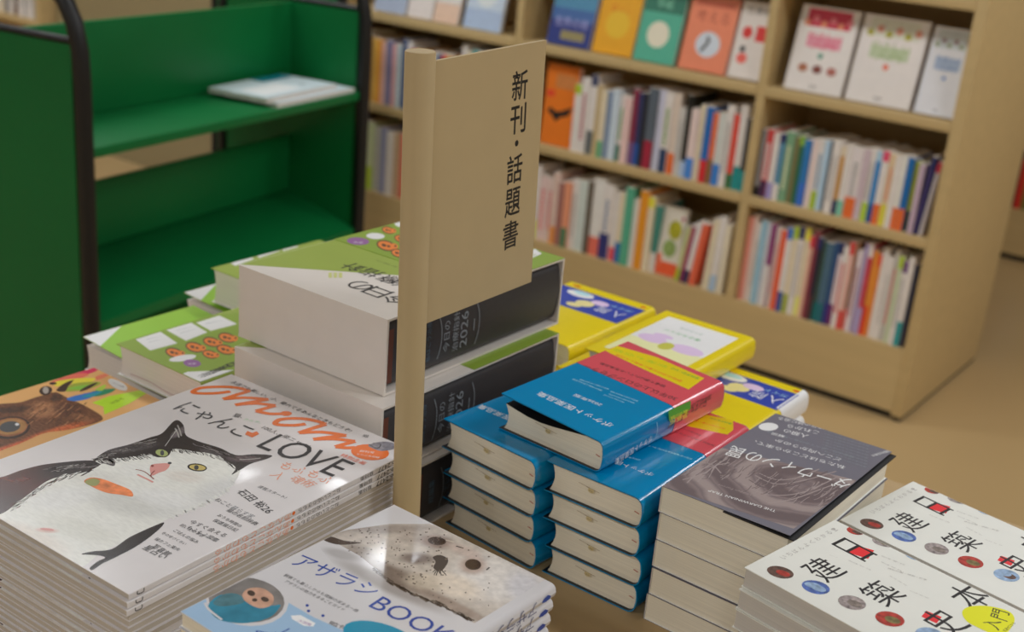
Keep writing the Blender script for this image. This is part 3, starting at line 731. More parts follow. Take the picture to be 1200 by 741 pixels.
# lower left and lower right piles, built from the top book down
tt = 0.117 / 4
b, a, a2, ob = blue_book('blue pocket book with red band, topmost of the pile against the charcoal handbooks', -0.5160, 0.790, ZT + 3 * tt, 0.1115, 0.195, tt - 0.0004, math.radians(-5), 0, 0.118, 0.0085)
a.tr = (480, 440, 5)
a.line('ポケット医薬品集', (800, 330), (420, 172), WHT, 1.0)
a2.rect(0.02, 0.112, 0.026 + 0.118, 0.05 + 0.118, YEL)
Lr = b.finish()
for i in (1, 2, 3):
    dx = (0, -0.001, -0.004, -0.003)[i]
    l = Lr.location; dup(Lr, 'blue pocket book in the pile against the charcoal handbooks, ' + nth(i), (l.x + dx, l.y + 0.006 * i, ZT + (3 - i) * tt))
b, a, a2, ob = blue_book('blue pocket book with red band, topmost of the pile beside the wildlife paperbacks', -0.4160, 0.801, ZT + 3 * tt, 0.097, 0.195, tt - 0.0004, 0, 0, 0.112, 0.0085)
a.tr = (620, 440, 5)
a.line('ポケット医薬品集', (735, 578), (380, 452), WHT, 1.0)
a.line('2026年版', (655, 495), (560, 468), LBL)
for A, B in (((880, 462), (700, 410)), ((960, 490), (760, 428))): a.line('薬剤の基本情報と使い方', A, B, LBL)
a2.tr = (620, 440, 5)
a2.poly([(890, 290), (1010, 225), (1196, 262), (1196, 320), (1162, 348)], YEL)
a2.line('30年以上のロングセラー', (1090, 412), (840, 318), INK, 1.0); a2.line('現場で選ばれている', (1010, 352), (880, 300), INK, 1.0)
a2.line('薬価改定対応', (1190, 282), (1060, 246), GTX, 1.2); a2.line('最新の添付文書に準拠', (1150, 312), (960, 258), RED)
Rr = b.finish()
for i in (1, 2, 3):
    l = Rr.location; dup(Rr, 'blue pocket book in the pile beside the wildlife paperbacks, ' + nth(i), (l.x + (0, -.001, .002, -0.001)[i], l.y + 0.0042 * i, ZT + (3 - i) * tt))
# the one lying across both piles
tz = 0.0293
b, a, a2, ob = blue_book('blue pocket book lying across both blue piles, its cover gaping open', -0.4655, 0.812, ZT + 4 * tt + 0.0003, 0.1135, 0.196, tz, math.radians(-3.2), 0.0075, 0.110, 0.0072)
a.tr = (620, 440, 5)
a.line('ポケット医薬品集', (500, 290), (68, 96), WHT, 1.0)
a.line('2026年版', (432, 172), (272, 108), WHT, 0.9)
for A, B in (((640, 150), (480, 92)), ((620, 162), (470, 108)), ((560, 158), (440, 112)), ((470, 80), (300, 22)), ((430, 88), (260, 20))): a.line('薬剤の効能と用法を収載', A, B, LBL)
a2.tr = (620, 310, 4.283)
a2.poly([(378, 432), (440, 408), (640, 466), (880, 572), (800, 628), (560, 520)], YEL)
a2.line('30年以上のロングセラー', (748, 672), (288, 502), INK, 1.1); a2.line('現場で選ばれている医薬品集', (690, 610), (362, 492), INK, 1.1)
a2.line('薬価改定に対応', (858, 572), (716, 516), GTX, 1.3); a2.line('新薬も収載', (700, 512), (430, 422), mat(150, 170, 40, 0.3), 0.6)
a2.line('最新の添付文書に準拠した内容', (770, 585), (440, 450), RED, 0.9)
s = b.spine_art(lift=0.0002, tr=(620, 440, 5))
s.line('ポケット医薬品集', (722, 352), (505, 492), WHT, 1.0)
s.ribbon([(748, 275), (752, 318), (742, 362)], 0.0007, LBL)
s2 = b.spine_art(ob, 0.0004, lift=0.0002, tr=(620, 440, 5))
s2.poly([(815, 208), (946, 148), (944, 202), (820, 268)], mat(60, 150, 50, 0.3))
s2.line('最新版', (935, 198), (828, 248), mat(210, 210, 60, 0.3), 0.9)
s2.line('30年以上の', (1070, 110), (955, 168), INK, 1.0); s2.line('ロングセラー', (1040, 150), (900, 215), INK, 1.0)
s2.line('選ばれる医薬品集', (900, 250), (812, 300), INK, 1.0)
b.finish()

# ================================================================== yellow guidebooks behind
YB = mat(42, 62, 150, 0.28, coat=0.4); BEIGE = mat(206, 188, 130, 0.35); LAV = mat(190, 168, 196, 0.35)
def yellow_book(lab, x, y, z, w, d, t, kind, rz=0):
    b = Book('yellow_guidebook', lab, 'book', (x, y, z), w, d, t, rz, 'yellow guidebooks', YEL, WHT, PAGE_GREY, r=0.0075, c=0.0011, oh=0.003, conc=0.003, bulge=0.0006)
    a = b.top_art()
    if kind == 'white':
        a.rect(0.012, w - 0.014, 0.018, d - 0.016, WHT)
        a.rect(0.012, w - 0.014, 0.018, d * .42, mat(206, 208, 150, 0.35))
        a.poly(spline([(720, 388), (748, 372), (790, 385), (776, 402), (740, 398)]), LAV) if False else None
        for (p, q, rr, ry) in ((0.035, d * .47, 0.017, 0.012), (0.078, d * .46, 0.02, 0.013), (0.04, d * .56, 0.012, 0.006)):
            a.disc(p, q, rr, LAV, ry=ry)
        a.disc(0.057, d * .42, 0.008, mat(170, 168, 70, 0.35), ry=0.012)
        a.line_ab('書き方ガイド', (0.075, d * .69), (0.03, d * .69), GTX, 1.0); a.line_ab('よくわかる', (0.068, d * .79), (0.04, d * .79), mat(90, 130, 110, 0.35), 1.0)
    else:
        a.rect(0.0, w * 0.97, d * 0.55, d * 0.90, YB)
        a.disc(w * 0.28, d * 0.83, 0.019, WHT, ry=0.010); a.disc(w * 0.28, d * 0.85, 0.012, mat(150, 190, 196, 0.35), ry=0.005)
        a.disc(w * 0.46, d * 0.70, 0.012, BEIGE, ry=0.011); a.disc(w * 0.40, d * 0.63, 0.010, BEIGE, ry=0.007); a.disc(w * 0.56, d * 0.78, 0.012, LAV, ry=0.008)
        for j, ch in enumerate('入院'): a.char_ab(ch, (w * (0.84 - 0.17 * j), d * 0.69), PI, 0.0155, 0.020, WHT)
        a.line_ab('ガイド', (w * 0.9, d * 0.83), (w * 0.66, d * 0.83), LBL, 1.0)
        a.disc(w * 0.9, d * 0.945, 0.004, ORANGE, ry=0.003); a.disc(w * 0.12, d * 0.95, 0.006, ORANGE, ry=0.003)
        a.line_ab('やさしい解説', (w * .75, d * .45), (w * .3, d * .45), mat(206, 176, 30, 0.3), 1.0)
        if kind == 'spine':
            mb2 = b.obi(d * 0.56, d - 0.0004, WHT, 'white_band', 0.0003, 'white band round the spine')
            # keep only the spine wrap: rebuild as a narrow strip hugging the spine
            b.parts.pop()
            sb = MB(); o, _ = shell_paths(w + 0.0003, t + 0.0006, 0.0005, 0.0078, 0.0006)
            st = [p for p in o if p[0] > w - 0.0105]
            for k in range(len(st) - 1):
                p, q = st[k], st[k + 1]
                sb.face([(p[0], d * 0.58, p[1] - 0.0003), (q[0], d * 0.58, q[1] - 0.0003), (q[0], d + 0.0001, q[1] - 0.0003), (p[0], d + 0.0001, p[1] - 0.0003)], WHT, True)
            b.parts.append((sb, 'spine_label', 'white label wrapped over the spine'))
    return b.finish()
yellow_book('yellow guidebook with white panel and lilac spots, raised above the other yellow ones', -0.6335, 1.040, ZT + 0.0905, 0.1155, 0.172, 0.0270, 'white')
yellow_book('yellow guidebook with blue band, directly under the white-panelled one', -0.6600, 1.032, ZT + 0.0605, 0.112, 0.170, 0.0296, 'band')
yellow_book('yellow guidebook with blue band, third down below the white-panelled one', -0.6590, 1.030, ZT + 0.0303, 0.111, 0.170, 0.0296, 'band')
yellow_book('yellow guidebook with blue band, at the table below the white-panelled one', -0.6605, 1.033, ZT, 0.112, 0.170, 0.0296, 'band')
yellow_book('yellow guidebook with blue band, beside the big charcoal spine and highest there', -0.7900, 1.062, ZT + 0.0755, 0.124, 0.185, 0.0270, 'band')
yellow_book('yellow guidebook with blue band, second down next to the charcoal spine', -0.7880, 1.036, ZT + 0.0503, 0.1265, 0.185, 0.0250, 'band')
yellow_book('yellow guidebook with blue band, third down next to the charcoal spine', -0.7890, 1.044, ZT + 0.0252, 0.126, 0.182, 0.0248, 'band')
yellow_book('yellow guidebook with blue band, lowest next to the charcoal spine', -0.7890, 1.044, ZT, 0.126, 0.182, 0.0249, 'band')
yellow_book('yellow guidebook with white spine label, nearest the bookcase corner and highest there', -0.5470, 1.024, ZT + 0.0620, 0.1110, 0.158, 0.0270, 'spine')
yellow_book('yellow guidebook with white spine label, second of the pile nearest the bookcase corner', -0.5455, 1.022, ZT + 0.0312, 0.1110, 0.157, 0.0300, 'spine')
yellow_book('yellow guidebook with white spine label, lowest of the pile nearest the bookcase corner', -0.5460, 1.024, ZT, 0.1110, 0.157, 0.0308, 'spine')

# ================================================================== dark wildlife paperbacks
SLATE = mat(98, 96, 106, 0.4, noise=0.03, coat=0.15)
PHOTO = mottled('fur_photograph', [(0.15, (92, 80, 82)), (0.45, (116, 103, 103)), (0.6, (104, 92, 94)), (0.9, (136, 123, 121))], scale=9, rough=0.38, coat=0.15, distortion=3.5, detail=6, wave=(-0.085, -0.085, 0))
FURL = mat(138, 126, 125, 0.4); FURD = mat(90, 78, 80, 0.4)
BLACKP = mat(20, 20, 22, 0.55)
dk = (0.13 / 5)
DR = math.radians(-1.0)
def dark_book(lab, x, y, z, art):
    b = Book('wildlife_paperback', lab, 'book', (x, y, z), 0.1145, 0.205, dk - (0.0020 if art else 0.0004), DR, 'dark wildlife paperbacks', SLATE, WHT, PAGE_CREAM, spine=-1, r=0.001, c=0.0004, oh=0.0015,
             endpaper=BLACKP if art else None, lift=0.0026 if art else 0.0)
    a = b.top_art(tr=(760, 480, 4))
    a.flat([a.px(40, 352), a.px(680, 560), a.px(985, 335), a.px(340, 180)], PHOTO)
    for q in ([(470, 330), (560, 370), (700, 350), (840, 290)], [(500, 310), (600, 350), (740, 330), (880, 290)], [(520, 300), (600, 330), (700, 320), (800, 280)], [(440, 350), (560, 400), (720, 390), (880, 320)], [(560, 440), (680, 420), (820, 370), (930, 330)]):
        a.ribbon(q, 0.0012, FURD if random.random() < .5 else FURL)
    for q in ([(160, 330), (260, 300), (330, 250)], [(180, 345), (240, 290), (320, 240)], [(230, 340), (290, 280), (370, 230)], [(280, 320), (320, 260), (390, 210)], [(200, 300), (280, 270), (380, 250)], [(250, 250), (300, 260), (340, 300)]):
        a.ribbon(q, 0.0012, FURL)
    a.step = 0.0
    for i in range(120):
        x0_, y0_ = random.uniform(140, 900), 0
        f_ = (x0_ - 140) / 760; y0_ = 250 + f_ * 200 + random.uniform(-60, 60)
        if y0_ > 320 + f_ * 180: continue
        a.ribbon([(x0_, y0_), (x0_ + 24, y0_ - 14 + random.uniform(-8, 14)), (x0_ + 44, y0_ - 30)], 0.0006, FURD if random.random() < .5 else FURL)
    a.step = 0.000002; a.up()
    for s_, A, B, m_, h_ in (('ダーウィンの罠', (962, 335), (392, 172), WHT, 1.6), ('私たちはどこから来て、', (925, 268), (500, 146), WHT, 1.0), ('どこへ向かうのか', (905, 232), (600, 138), WHT, 1.0), ('著者より、すべての読者へ贈る一冊', (968, 222), (560, 100), SILV, 1.0),
                       ('人類の', (752, 122), (640, 92), WHT, 1.2), ('これから', (800, 104), (655, 70), WHT, 1.2), ('進化の謎に迫る', (826, 84), (612, 36), WHT, 1.2), ('解説', (640, 124), (580, 108), WHT, 1.0),
                       ('THE DARWINIAN TRAP', (600, 474), (285, 376), WHT, 1.0), ('The Hidden Forces', (535, 414), (330, 350), FURL, 1.0), ('国際的話題作', (1125, 190), (1040, 215), WHT, 1.0), ('待望の翻訳', (1120, 178), (1068, 164), WHT, 1.2)):
        a.line(s_, A, B, m_, h_)
    for j in range(9):
        y_ = 96 + j * 11; a.line('進化論の新たな視点で描く', (1040 + 6 * j - j * 8, y_ + 62 + j * 3), (826 + 4 * j - j * 6, y_ + 2 + j * 2), SILV, 0.8)
    a.ell(562, 82, 46, 19, WHT)
    return b.finish()
dtop = dark_book('dark wildlife paperback with grey cover and white title, topmost of its stack', -0.4085, 0.8140, ZT + 4 * dk, True)
d0 = dark_book('dark wildlife paperback in the stack beside the blue pocket books, second from top', -0.4075, 0.8150, ZT + 3 * dk, False)
for i in (2, 3, 4):
    dup(d0, 'dark wildlife paperback in the stack beside the blue pocket books, ' + nth(i), (-0.4075 - (0.0, 0.0, 0.0006, -0.0004, 0.001)[i], 0.8150 - (0, 0, -.0006, .0006, 0.0004)[i], ZT + (4 - i) * dk))

# ================================================================== white architecture guides
AWH = mat(203, 199, 192, 0.42, coat=0.1)
ARED = mat(204, 40, 46, 0.4); AYE = mat(226, 202, 20, 0.4)
PH = [mat(84, 62, 54, 0.4, noise=0.6, scale=260), mat(70, 92, 150, 0.4, noise=0.5, scale=200), mat(134, 124, 122, 0.4, noise=0.6, scale=300), mat(150, 50, 42, 0.4, noise=0.4, scale=260), mat(128, 150, 176, 0.4, noise=0.35, scale=240), mat(110, 100, 94, 0.4, noise=0.6, scale=300), mat(104, 92, 56, 0.4, noise=0.5, scale=240)]
AG = mat(158, 154, 150, 0.5)
at_ = 0.132 / 8
AROT = math.radians(-10.0)
def arch_book(lab, x, y, z, t, tr, first):
    # local x = away from the reader (top of cover at low x), local y = reading direction
    b = Book('architecture_guide', lab, 'book', (x, y, z), 0.185, 0.1175, t, AROT, 'white architecture guides', AWH, AWH, pages(170, 166, 160), spine=1, r=0.001, c=0.0006, oh=0.001)
    a = b.top_art(tr=tr)
    q0 = PI / 2 - math.radians(2)
    dx, dy = (0, 0) if first else (391, -312)
    C = lambda x_, y_: (x_ + dx, y_ + dy)
    def big(ch, c, wd, ht): a.char(ch, C(*c), q0, wd, ht, INK)
    a.poly([C(768, 274), C(826, 234), C(922, 262), C(886, 312)], ARED)
    big('日', (806, 256), 0.0175, 0.0300); big('建', (624, 372), 0.0265, 0.0275); big('築', (968, 512), 0.0265, 0.0275)
    a.poly([C(1198, 650), C(1228, 616), C(1318, 652), C(1288, 690)], ARED)
    big('史', (1330, 680), 0.0265, 0.029); big('本', (1480, 530), 0.0265, 0.0275)
    for j, ch in enumerate('いちばんよくわかる!'):
        a.char(ch, C(392 + j * 33, 302 - j * 18), q0, 0.0046, 0.0046, AG)
    for k, (cx, cy, rx, ry) in enumerate(((372, 390, 80, 34), (580, 478, 84, 38), (792, 568, 84, 40), (1014, 664, 88, 42), (1250, 760, 90, 44))):
        a.ell(*C(cx, cy), rx, ry, PH[k], 0.22); a.ell(*C(cx + 16, cy + 6), rx * .55, ry * .45, PH[(k + 3) % 7], 0.3)
        if k in (1, 4): a.ell(*C(cx - 18, cy - 12), rx * .6, ry * .4, PH[4], 0.2)
    for k, (cx, cy, rx, ry) in enumerate(((812, 148, 52, 21), (984, 214, 76, 26), (1172, 290, 74, 30), (1390, 368, 70, 30), (1600, 448, 80, 34))):
        a.ell(*C(cx, cy), rx, ry, PH[(3, 2, 4, 5, 4)[k]], 0.22); a.ell(*C(cx + 10, cy + 8), rx * .6, ry * .45, PH[(0, 6, 6, 0, 2)[k]], 0.3)
    for A, B in (((660, 288), (705, 306)), ((770, 322), (900, 380)), ((960, 295), (1100, 350)), ((960, 330), (1080, 385)), ((1000, 370), (1230, 440)), ((1010, 412), (1110, 470)), ((1130, 500), (1240, 545))):
        a.line('神社仏閣・城郭・町家', C(*A), C(*B), AG, 0.9)
    a.poly(spline([C(1440, 616), C(1490, 590), C(1600, 590), C(1720, 625), C(1740, 690), C(1660, 760), C(1500, 700), C(1450, 660)]), AYE)
    a.char('入', C(1612, 692), q0 + .35, 0.0125, 0.0115, INK); a.char('門', C(1660, 640), q0 + .35, 0.0125, 0.0115, INK)
    a.line('知識ゼロから', C(1690, 740), C(1750, 690), INK, 1.0)
    a.line('人気', C(1725, 565), C(1800, 520), ARED, 1.0)
    return b.finish()
p = at(872.5, 664.5, ZT + 0.132)
r0 = arch_book('white architecture guide with black lettering, topmost of the nearer white stack', p.x, p.y, ZT + 7 * at_, at_ - 0.0005, (840, 593, 5), True)
for i in range(1, 8):
    j = (0, -0.0035, -0.004, 0.002, -0.006, 0.001, -0.002, 0.0)[i]
    dup(r0, 'white architecture guide in the nearer white stack, ' + nth(i), (p.x + j * 0.3 + 0.001, p.y + j, ZT + (7 - i) * at_))
zf = at_ * 6.4
q = at(1065, 562, ZT + zf) - Vector((-math.sin(AROT), math.cos(AROT), 0)) * 0.1175 + Vector((0.004, 0, 0))
for i in range(6):
    z = ZT + zf - (i + 1) * zf / 6
    if i == 0:
        dup(r0, 'white architecture guide with black lettering, topmost of the farther white stack', (q.x, q.y, ZT + zf - at_))
    else:
        dup(r0, 'white architecture guide in the farther white stack, ' + nth(i), (q.x + 0.002 * (i % 2), q.y + 0.001 * i % 0.003, ZT + zf - (i + 1) * at_))

# ================================================================== seal books
SW = mat(186, 184, 186, 0.16, coat=0.8)
SEAL = mottled('seal_fur', [(0.25, (118, 108, 100)), (0.45, (158, 148, 138)), (0.62, (186, 178, 168)), (0.8, (200, 194, 186))], scale=55, rough=0.16, coat=0.8, detail=8)
SEALP = mat(196, 190, 184, 0.16, noise=0.06, scale=60, coat=0.8)
SEALD = mat(66, 54, 48, 0.16, noise=0.3, scale=120, coat=0.8)
SPOT = mat(92, 82, 76, 0.16, coat=0.8); EYEB = mat(50, 34, 28, 0.12, coat=0.8); NOSE = mat(60, 54, 54, 0.16, coat=0.8)
SBLUE = mat(34, 62, 140, 0.16, coat=0.8); PALEB = mat(140, 168, 194, 0.16, coat=0.8); TEALB = mat(24, 128, 160, 0.16, coat=0.8)
sw, sdp, stt = 0.1535, 0.199, 0.13 / 11
so = at(211, 716, ZT + 0.13)
S_ROT = math.radians(-1.2)
bk = Book('seal_book', 'white book with a spotted seal face on its glossy cover, topmost of its stack', 'book', (so.x, so.y, ZT + 10 * stt), sw, sdp, stt - 0.0006, S_ROT, 'stack of seal books', SW, WHT, PAGE_CREAM, r=0.0045, c=0.0006, oh=0.001, bulge=0.0004)
a = bk.top_art(tr=(200, 570, 2.5))
a.poly([(430, 160), (520, 170), (620, 215), (700, 300), (820, 345), (930, 390), (860, 440), (760, 400), (640, 350), (540, 290), (470, 220)],
       photo_ink(a, (186, 184, 186), [(640, 290, 190, 26, 0.45, (138, 132, 130), .9), (500, 200, 60, 16, 0.3, (150, 146, 146), .8)], noise=0.02, scale=40, rough=0.16, coat=0.8), True)
SEAL = photo_ink(a, (172, 163, 154), [(610, 128, 180, 16, -0.05, (132, 122, 116), .8), (650, 262, 170, 34, 0.42, (100, 86, 78), .9), (560, 200, 70, 30, 0.5, (120, 108, 100), .7), (960, 270, 150, 90, 0.4, (200, 194, 190), .9), (725, 150, 66, 24, 0.1, (150, 138, 130), .7),
                        (722, 212, 56, 18, 0.05, (104, 92, 88), .9), (780, 164, 52, 22, 0.1, (118, 98, 90), .8), (886, 232, 44, 30, 0.2, (150, 126, 114), .8), (830, 292, 90, 40, 0.4, (198, 186, 172), .9), (740, 280, 60, 30, 0.3, (176, 164, 148), .8), (860, 190, 60, 18, 0.4, (168, 150, 142), .7),
                        (830, 352, 130, 18, 0.45, (130, 114, 104), .8), (1040, 300, 60, 60, 0, (186, 184, 188), .9), (560, 150, 80, 20, 0.1, (176, 166, 158), .7)], noise=0.13, scale=170, rough=0.16, coat=0.8, detail=10)
a.poly([(436, 152), (520, 128), (640, 111), (760, 111), (850, 138), (930, 182), (1020, 222), (1100, 272), (1000, 335), (890, 402), (800, 354), (725, 326), (655, 292), (610, 250), (555, 205), (495, 172)], SEAL)
MUZ = mat(176, 166, 152, 0.16, noise=0.08, scale=90, coat=0.8)
a.poly([(440, 150), (470, 148), (510, 160), (560, 166), (500, 172), (460, 164)], SEALD, True)
fur(a, [(600, 246), (650, 286), (720, 322), (800, 350), (880, 394)], 120, 18, 12, [SEALD, SEALD, SPOT], 0.0009, 12, 21)
a.poly([(768, 208), (790, 202), (812, 214), (808, 232), (790, 250), (770, 240), (776, 222)], NOSE, True)
for j in range(9): a.ribbon([(786, 236), (768 + j * 5, 252 + (j % 3) * 5)], 0.0007, NOSE, False)
a.ell(780, 161, 27, 12, SEALD, 0.1); a.ell(780, 160, 23, 10, EYEB, 0.1); a.ell(886, 230, 24, 16, SEALD, 0.1); a.ell(886, 229, 21, 14, EYEB, 0.1)
a.ribbon([(925, 246), (934, 238)], 0.0012, NOSE, False); a.ribbon([(836, 176), (858, 182)], 0.0012, NOSE, False); a.ribbon([(806, 158), (830, 164)], 0.0012, MUZ, False)
a.step = 0.0
for i in range(420):
    x = random.uniform(470, 1040); y = random.uniform(120, 380)
    if y < 118 + max(0, (x - 760)) * 0.45 + 6 or y > 165 + (x - 470) * 0.52 or (x > 800 and random.random() < .8) or x > 960: continue
    a.ell(x, y, random.uniform(1.5, 4), random.uniform(1.2, 2.6), SPOT, n=7)
a.step = 0.000002; a.up()
# lettering and the round photograph
a.line('アザラシ', (350, 226), (584, 326), SBLUE, 1.05); a.line('BOOK', (578, 352), (800, 462), SBLUE, 1.0)
a.line('観察でも暮らしからも理解の深まる一冊', (330, 262), (545, 370), GT, 1.0); a.line('アザラシの魅力をまるごとガイド', (332, 280), (505, 366), GT, 1.0)
a.line('監修', (460, 404), (520, 424), GT, 0.6)
a.poly([(0, 370), (60, 330), (110, 310), (180, 300), (330, 330), (345, 342), (420, 385), (520, 430), (560, 470), (300, 560), (-40, 420)], PALEB)
a.ell(224, 334, 122, 76, SW, 0.1); a.ell(222, 334, 112, 66, mat(112, 108, 106, 0.16, noise=0.3, scale=70, coat=0.8), 0.1)
a.poly([(112, 345), (150, 318), (200, 330), (250, 352), (300, 350), (322, 350), (290, 385), (220, 402), (150, 395), (118, 372)], mat(44, 116, 140, 0.16, noise=0.3, scale=60, coat=0.8), True)
a.poly([(125, 340), (160, 316), (200, 318), (215, 340), (180, 350), (140, 352)], mat(70, 110, 120, 0.16, noise=0.35, scale=90, coat=0.8), True)
a.poly([(210, 318), (230, 300), (270, 300), (300, 322), (296, 348), (260, 358), (222, 340)], mat(176, 138, 118, 0.16, noise=0.25, scale=90, coat=0.8), True)
a.ell(236, 314, 12, 8, SEALD, 0.3); a.ell(276, 332, 12, 7, SEALD, 0.3); a.ell(246, 334, 8, 5, SEALD)
a.ribbon([(100, 342), (112, 362), (150, 392)], 0.0016, SW)
a.poly([(352, 380), (380, 378), (424, 402), (418, 412), (390, 410), (356, 390)], WHT); a.line('大図鑑', (372, 396), (408, 410), PURP, 0.9)
a.line('くらし', (300, 425), (400, 452), SBLUE, 0.8) if False else None
a.char('く', (262, 432), 0, .008, .008, SBLUE); a.char('ら', (300, 440), 0, .008, .008, SBLUE); a.char('し', (345, 432), 0, .008, .008, SBLUE)
a.ell(620, 452, 120, 48, TEALB, 0.3)
for x, y in ((400, 350), (404, 366), (446, 380)): a.ell(x, y, 5, 4, SBLUE, n=9)
def seal_spine(b):
    s = b.spine_art(lift=0.00015)
    h = b.t
    s.line_ab('アザラシ', (sdp - 0.022, h * 0.72), (sdp - 0.068, h * 0.72), mat(70, 76, 110, 0.2), 0.95)
    s.line_ab('BOOK', (sdp - 0.070, h * 0.72), (sdp - 0.105, h * 0.72), mat(70, 76, 110, 0.2), 0.95)
    s.flat([(sdp - 0.006, h * .5), (sdp - 0.010, h * .72), (sdp - 0.015, h * .62), (sdp - 0.017, h * .42), (sdp - 0.012, h * .30), (sdp - 0.007, h * .35)], SBLUE)
seal_spine(bk); sr = bk.finish()
for i in range(1, 11):
    dup(sr, 'white seal book in the stack at the table front, ' + nth(i), (so.x + random.uniform(-0.001, 0.001) - (0.0012 if i > 1 else 0), so.y + random.uniform(-0.001, 0.001), ZT + (10 - i) * stt))

# ================================================================== bookcases
SHELF = mat(166, 144, 102, 0.5, noise=0.05, scale=2.5, stretch=(1, 14, 14), k=1.62)
KICK = mat(26, 22, 18, 0.7)
V0 = 3.0
def bookcase(lab, u0, u1, v0, dividers, height=1.36, depth=0.63):
    r = thing('bookcase', lab, 'bookcase', (0, 0, 0)); dividers = sorted(dividers)
    T = 0.03
    for u in (u0, u1 - T):
        m = MB(); m.box(u, u + T, v0, v0 + depth, 0.012, height, SHELF, 0.002); m.build('side_panel', r)
    for u in dividers:
        m = MB(); m.box(u - 0.012, u + 0.012, v0 + 0.004, v0 + depth / 2 - 0.011, 0.196, height - 0.026, SHELF); m.build('divider', r)
    m = MB(); m.box(u0 + T, u1 - T, v0 + depth / 2 - 0.01, v0 + depth / 2 + 0.01, 0.196, height - 0.026, SHELF); m.build('back_panel', r)
    es = [u0 + T] + [d for d in dividers] + [u1 - T]
    for z in (0.492, 0.785, 1.070):
        for a_, b_ in zip(es[:-1], es[1:]):
            a2_ = a_ + (0.0125 if a_ in dividers else 0.0004); b2_ = b_ - (0.0125 if b_ in dividers else 0.0004)
            m = MB(); m.box(a2_, b2_, v0 + 0.001, v0 + depth / 2 - 0.011, z - 0.026, z, SHELF, 0.0015); m.build('shelf_board', r)
    m = MB(); m.box(u0 + T, u1 - T, v0 + 0.001, v0 + 0.02, 0.022, 0.17, SHELF); m.box(u0 + T, u1 - T, v0 + 0.001, v0 + depth - 0.001, 0.17, 0.195, SHELF); m.build('base_panel', r)
    m = MB(); m.box(u0 + T, u1 - T, v0 + 0.012, v0 + 0.03, 0.0, 0.022, KICK); m.box(u0 + 0.004, u0 + 0.024, v0 + 0.004, v0 + depth - 0.004, 0, 0.012, KICK)
    m.box(u1 - 0.024, u1 - 0.004, v0 + 0.004, v0 + depth - 0.004, 0, 0.012, KICK); m.build('kickboard', r, 'dark kickboard')
    m = MB(); m.box(u0 + T, u1 - T, v0, v0 + depth, height - 0.026, height, SHELF, 0.002); m.build('top_board', r)
    return r
D1u, D2u = -1.383, -2.178
bookcase('tan laminate bookcase full of books behind the display table', -2.97, -0.852, V0, (D1u, D2u))
bookcase('tan bookcase beyond the column at the far upper left corner', -5.75, -4.585, V0, ())
bookcase('tan bookcase past the big bookcase, cut by the picture edge', -1.19, 0.60, 4.83, ())

PAGEW = mat(188, 180, 168, 0.85)
def spine_book(lab, grp, u, v, z, t, h, d, col, foot=None, footf=0.2, head=None, mark=None, lean=0.0):
    """a shelved book: rounded spine towards the viewer, boards, page block on top, coloured head or foot and a printed title"""
    cm = mat(*col, 0.4, noise=0.05, scale=60)
    m = MB(); e = min(0.0022, t * 0.3)
    prof = [(0.0, d), (0.0, e), (t * 0.22, 0.0006), (t * 0.5, 0), (t * 0.78, 0.0006), (t, e), (t, d)]
    n = len(prof)
    for i in range(n - 1):
        (xa, ya), (xb, yb) = prof[i], prof[i + 1]
        zs = [0.0]; cs = []
        if 0 < i < n - 2:
            f1 = h * footf if foot else 0; h1 = h * 0.86 if head else h
            if foot: zs.append(f1); cs.append(mat(*foot, 0.4))
            zs.append(h1); cs.append(cm)
            if head: zs.append(h); cs.append(mat(*head, 0.4))
        else: zs.append(h); cs = [cm]
        for za, zb_, c_ in zip(zs[:-1], zs[1:], cs): m.face([(xa, ya, za), (xb, yb, za), (xb, yb, zb_), (xa, ya, zb_)], c_)
    m.face([(0, d, 0), (0, d, h), (t, d, h), (t, d, 0)], PAGEW)
    tp_ = [(x, y, h - 0.0) for x, y in prof]; m.face(tp_, PAGEW); m.face([(x, y, 0) for x, y in prof][::-1], PAGEW)
    if mark:
        mm = mat(*mark, 0.45); lo = h * (footf + 0.06 if foot else 0.2); hi = h * 0.8; y_ = -0.0004
        random_ = random.Random(int(u * 1e5)); z_ = hi; wd = t * random_.uniform(0.28, 0.46)
        while z_ > lo:
            s_ = wd * random_.uniform(0.7, 1.1); m.face([(t / 2 - wd / 2, y_, z_ - s_), (t / 2 + wd / 2, y_, z_ - s_), (t / 2 + wd / 2, y_, z_), (t / 2 - wd / 2, y_, z_)], mm); z_ -= s_ * 1.35
    o = m.build('shelved_book'); o.location = (u, v, z + t * math.sin(max(lean, 0)) + 0.0002); o.rotation_euler = (0, lean, 0)
    return tag(o, lab, 'book', grp)
W_, CR, GY = (196, 190, 186), (196, 184, 160), (150, 148, 146)
def row(name, grp, u0, u1, z, items, hr, seed):
    """items: (colour word, colour, relative thickness, foot word, foot colour, foot share, head colour, mark colour)"""
    R = random.Random(seed); tot = sum(i[2] for i in items); k = (u1 - u0) / tot; u = u0
    for j, it in enumerate(items):
        cw, c, rt, fw, fc, ff, hc, mc = it + (None,) * (8 - len(it))
        t = rt * k - 0.0007; h = R.uniform(*hr); dd = R.uniform(0.125, 0.142)
        lab = '%s book%s, %s from left, %s' % (cw, (', %s foot' % fw) if fw else '', ['first', *ORD[1:]][j], name)
        spine_book(lab, grp, u, V0 + 0.010 + R.uniform(0, 0.012), z, t, h, dd, c, fc, ff or 0.2, hc, mc)
        u += rt * k
RD, OR, NV, BL, TL, GR, LM, YE, MR, PU, PK, BK_, BR = (186, 52, 48), (214, 96, 46), (36, 40, 84), (40, 100, 168), (30, 130, 134), (52, 122, 84), (150, 172, 40), (214, 190, 60), (120, 44, 60), (96, 60, 110), (206, 160, 158), (30, 30, 34), (112, 78, 54)
mid = 'middle row, end bay'
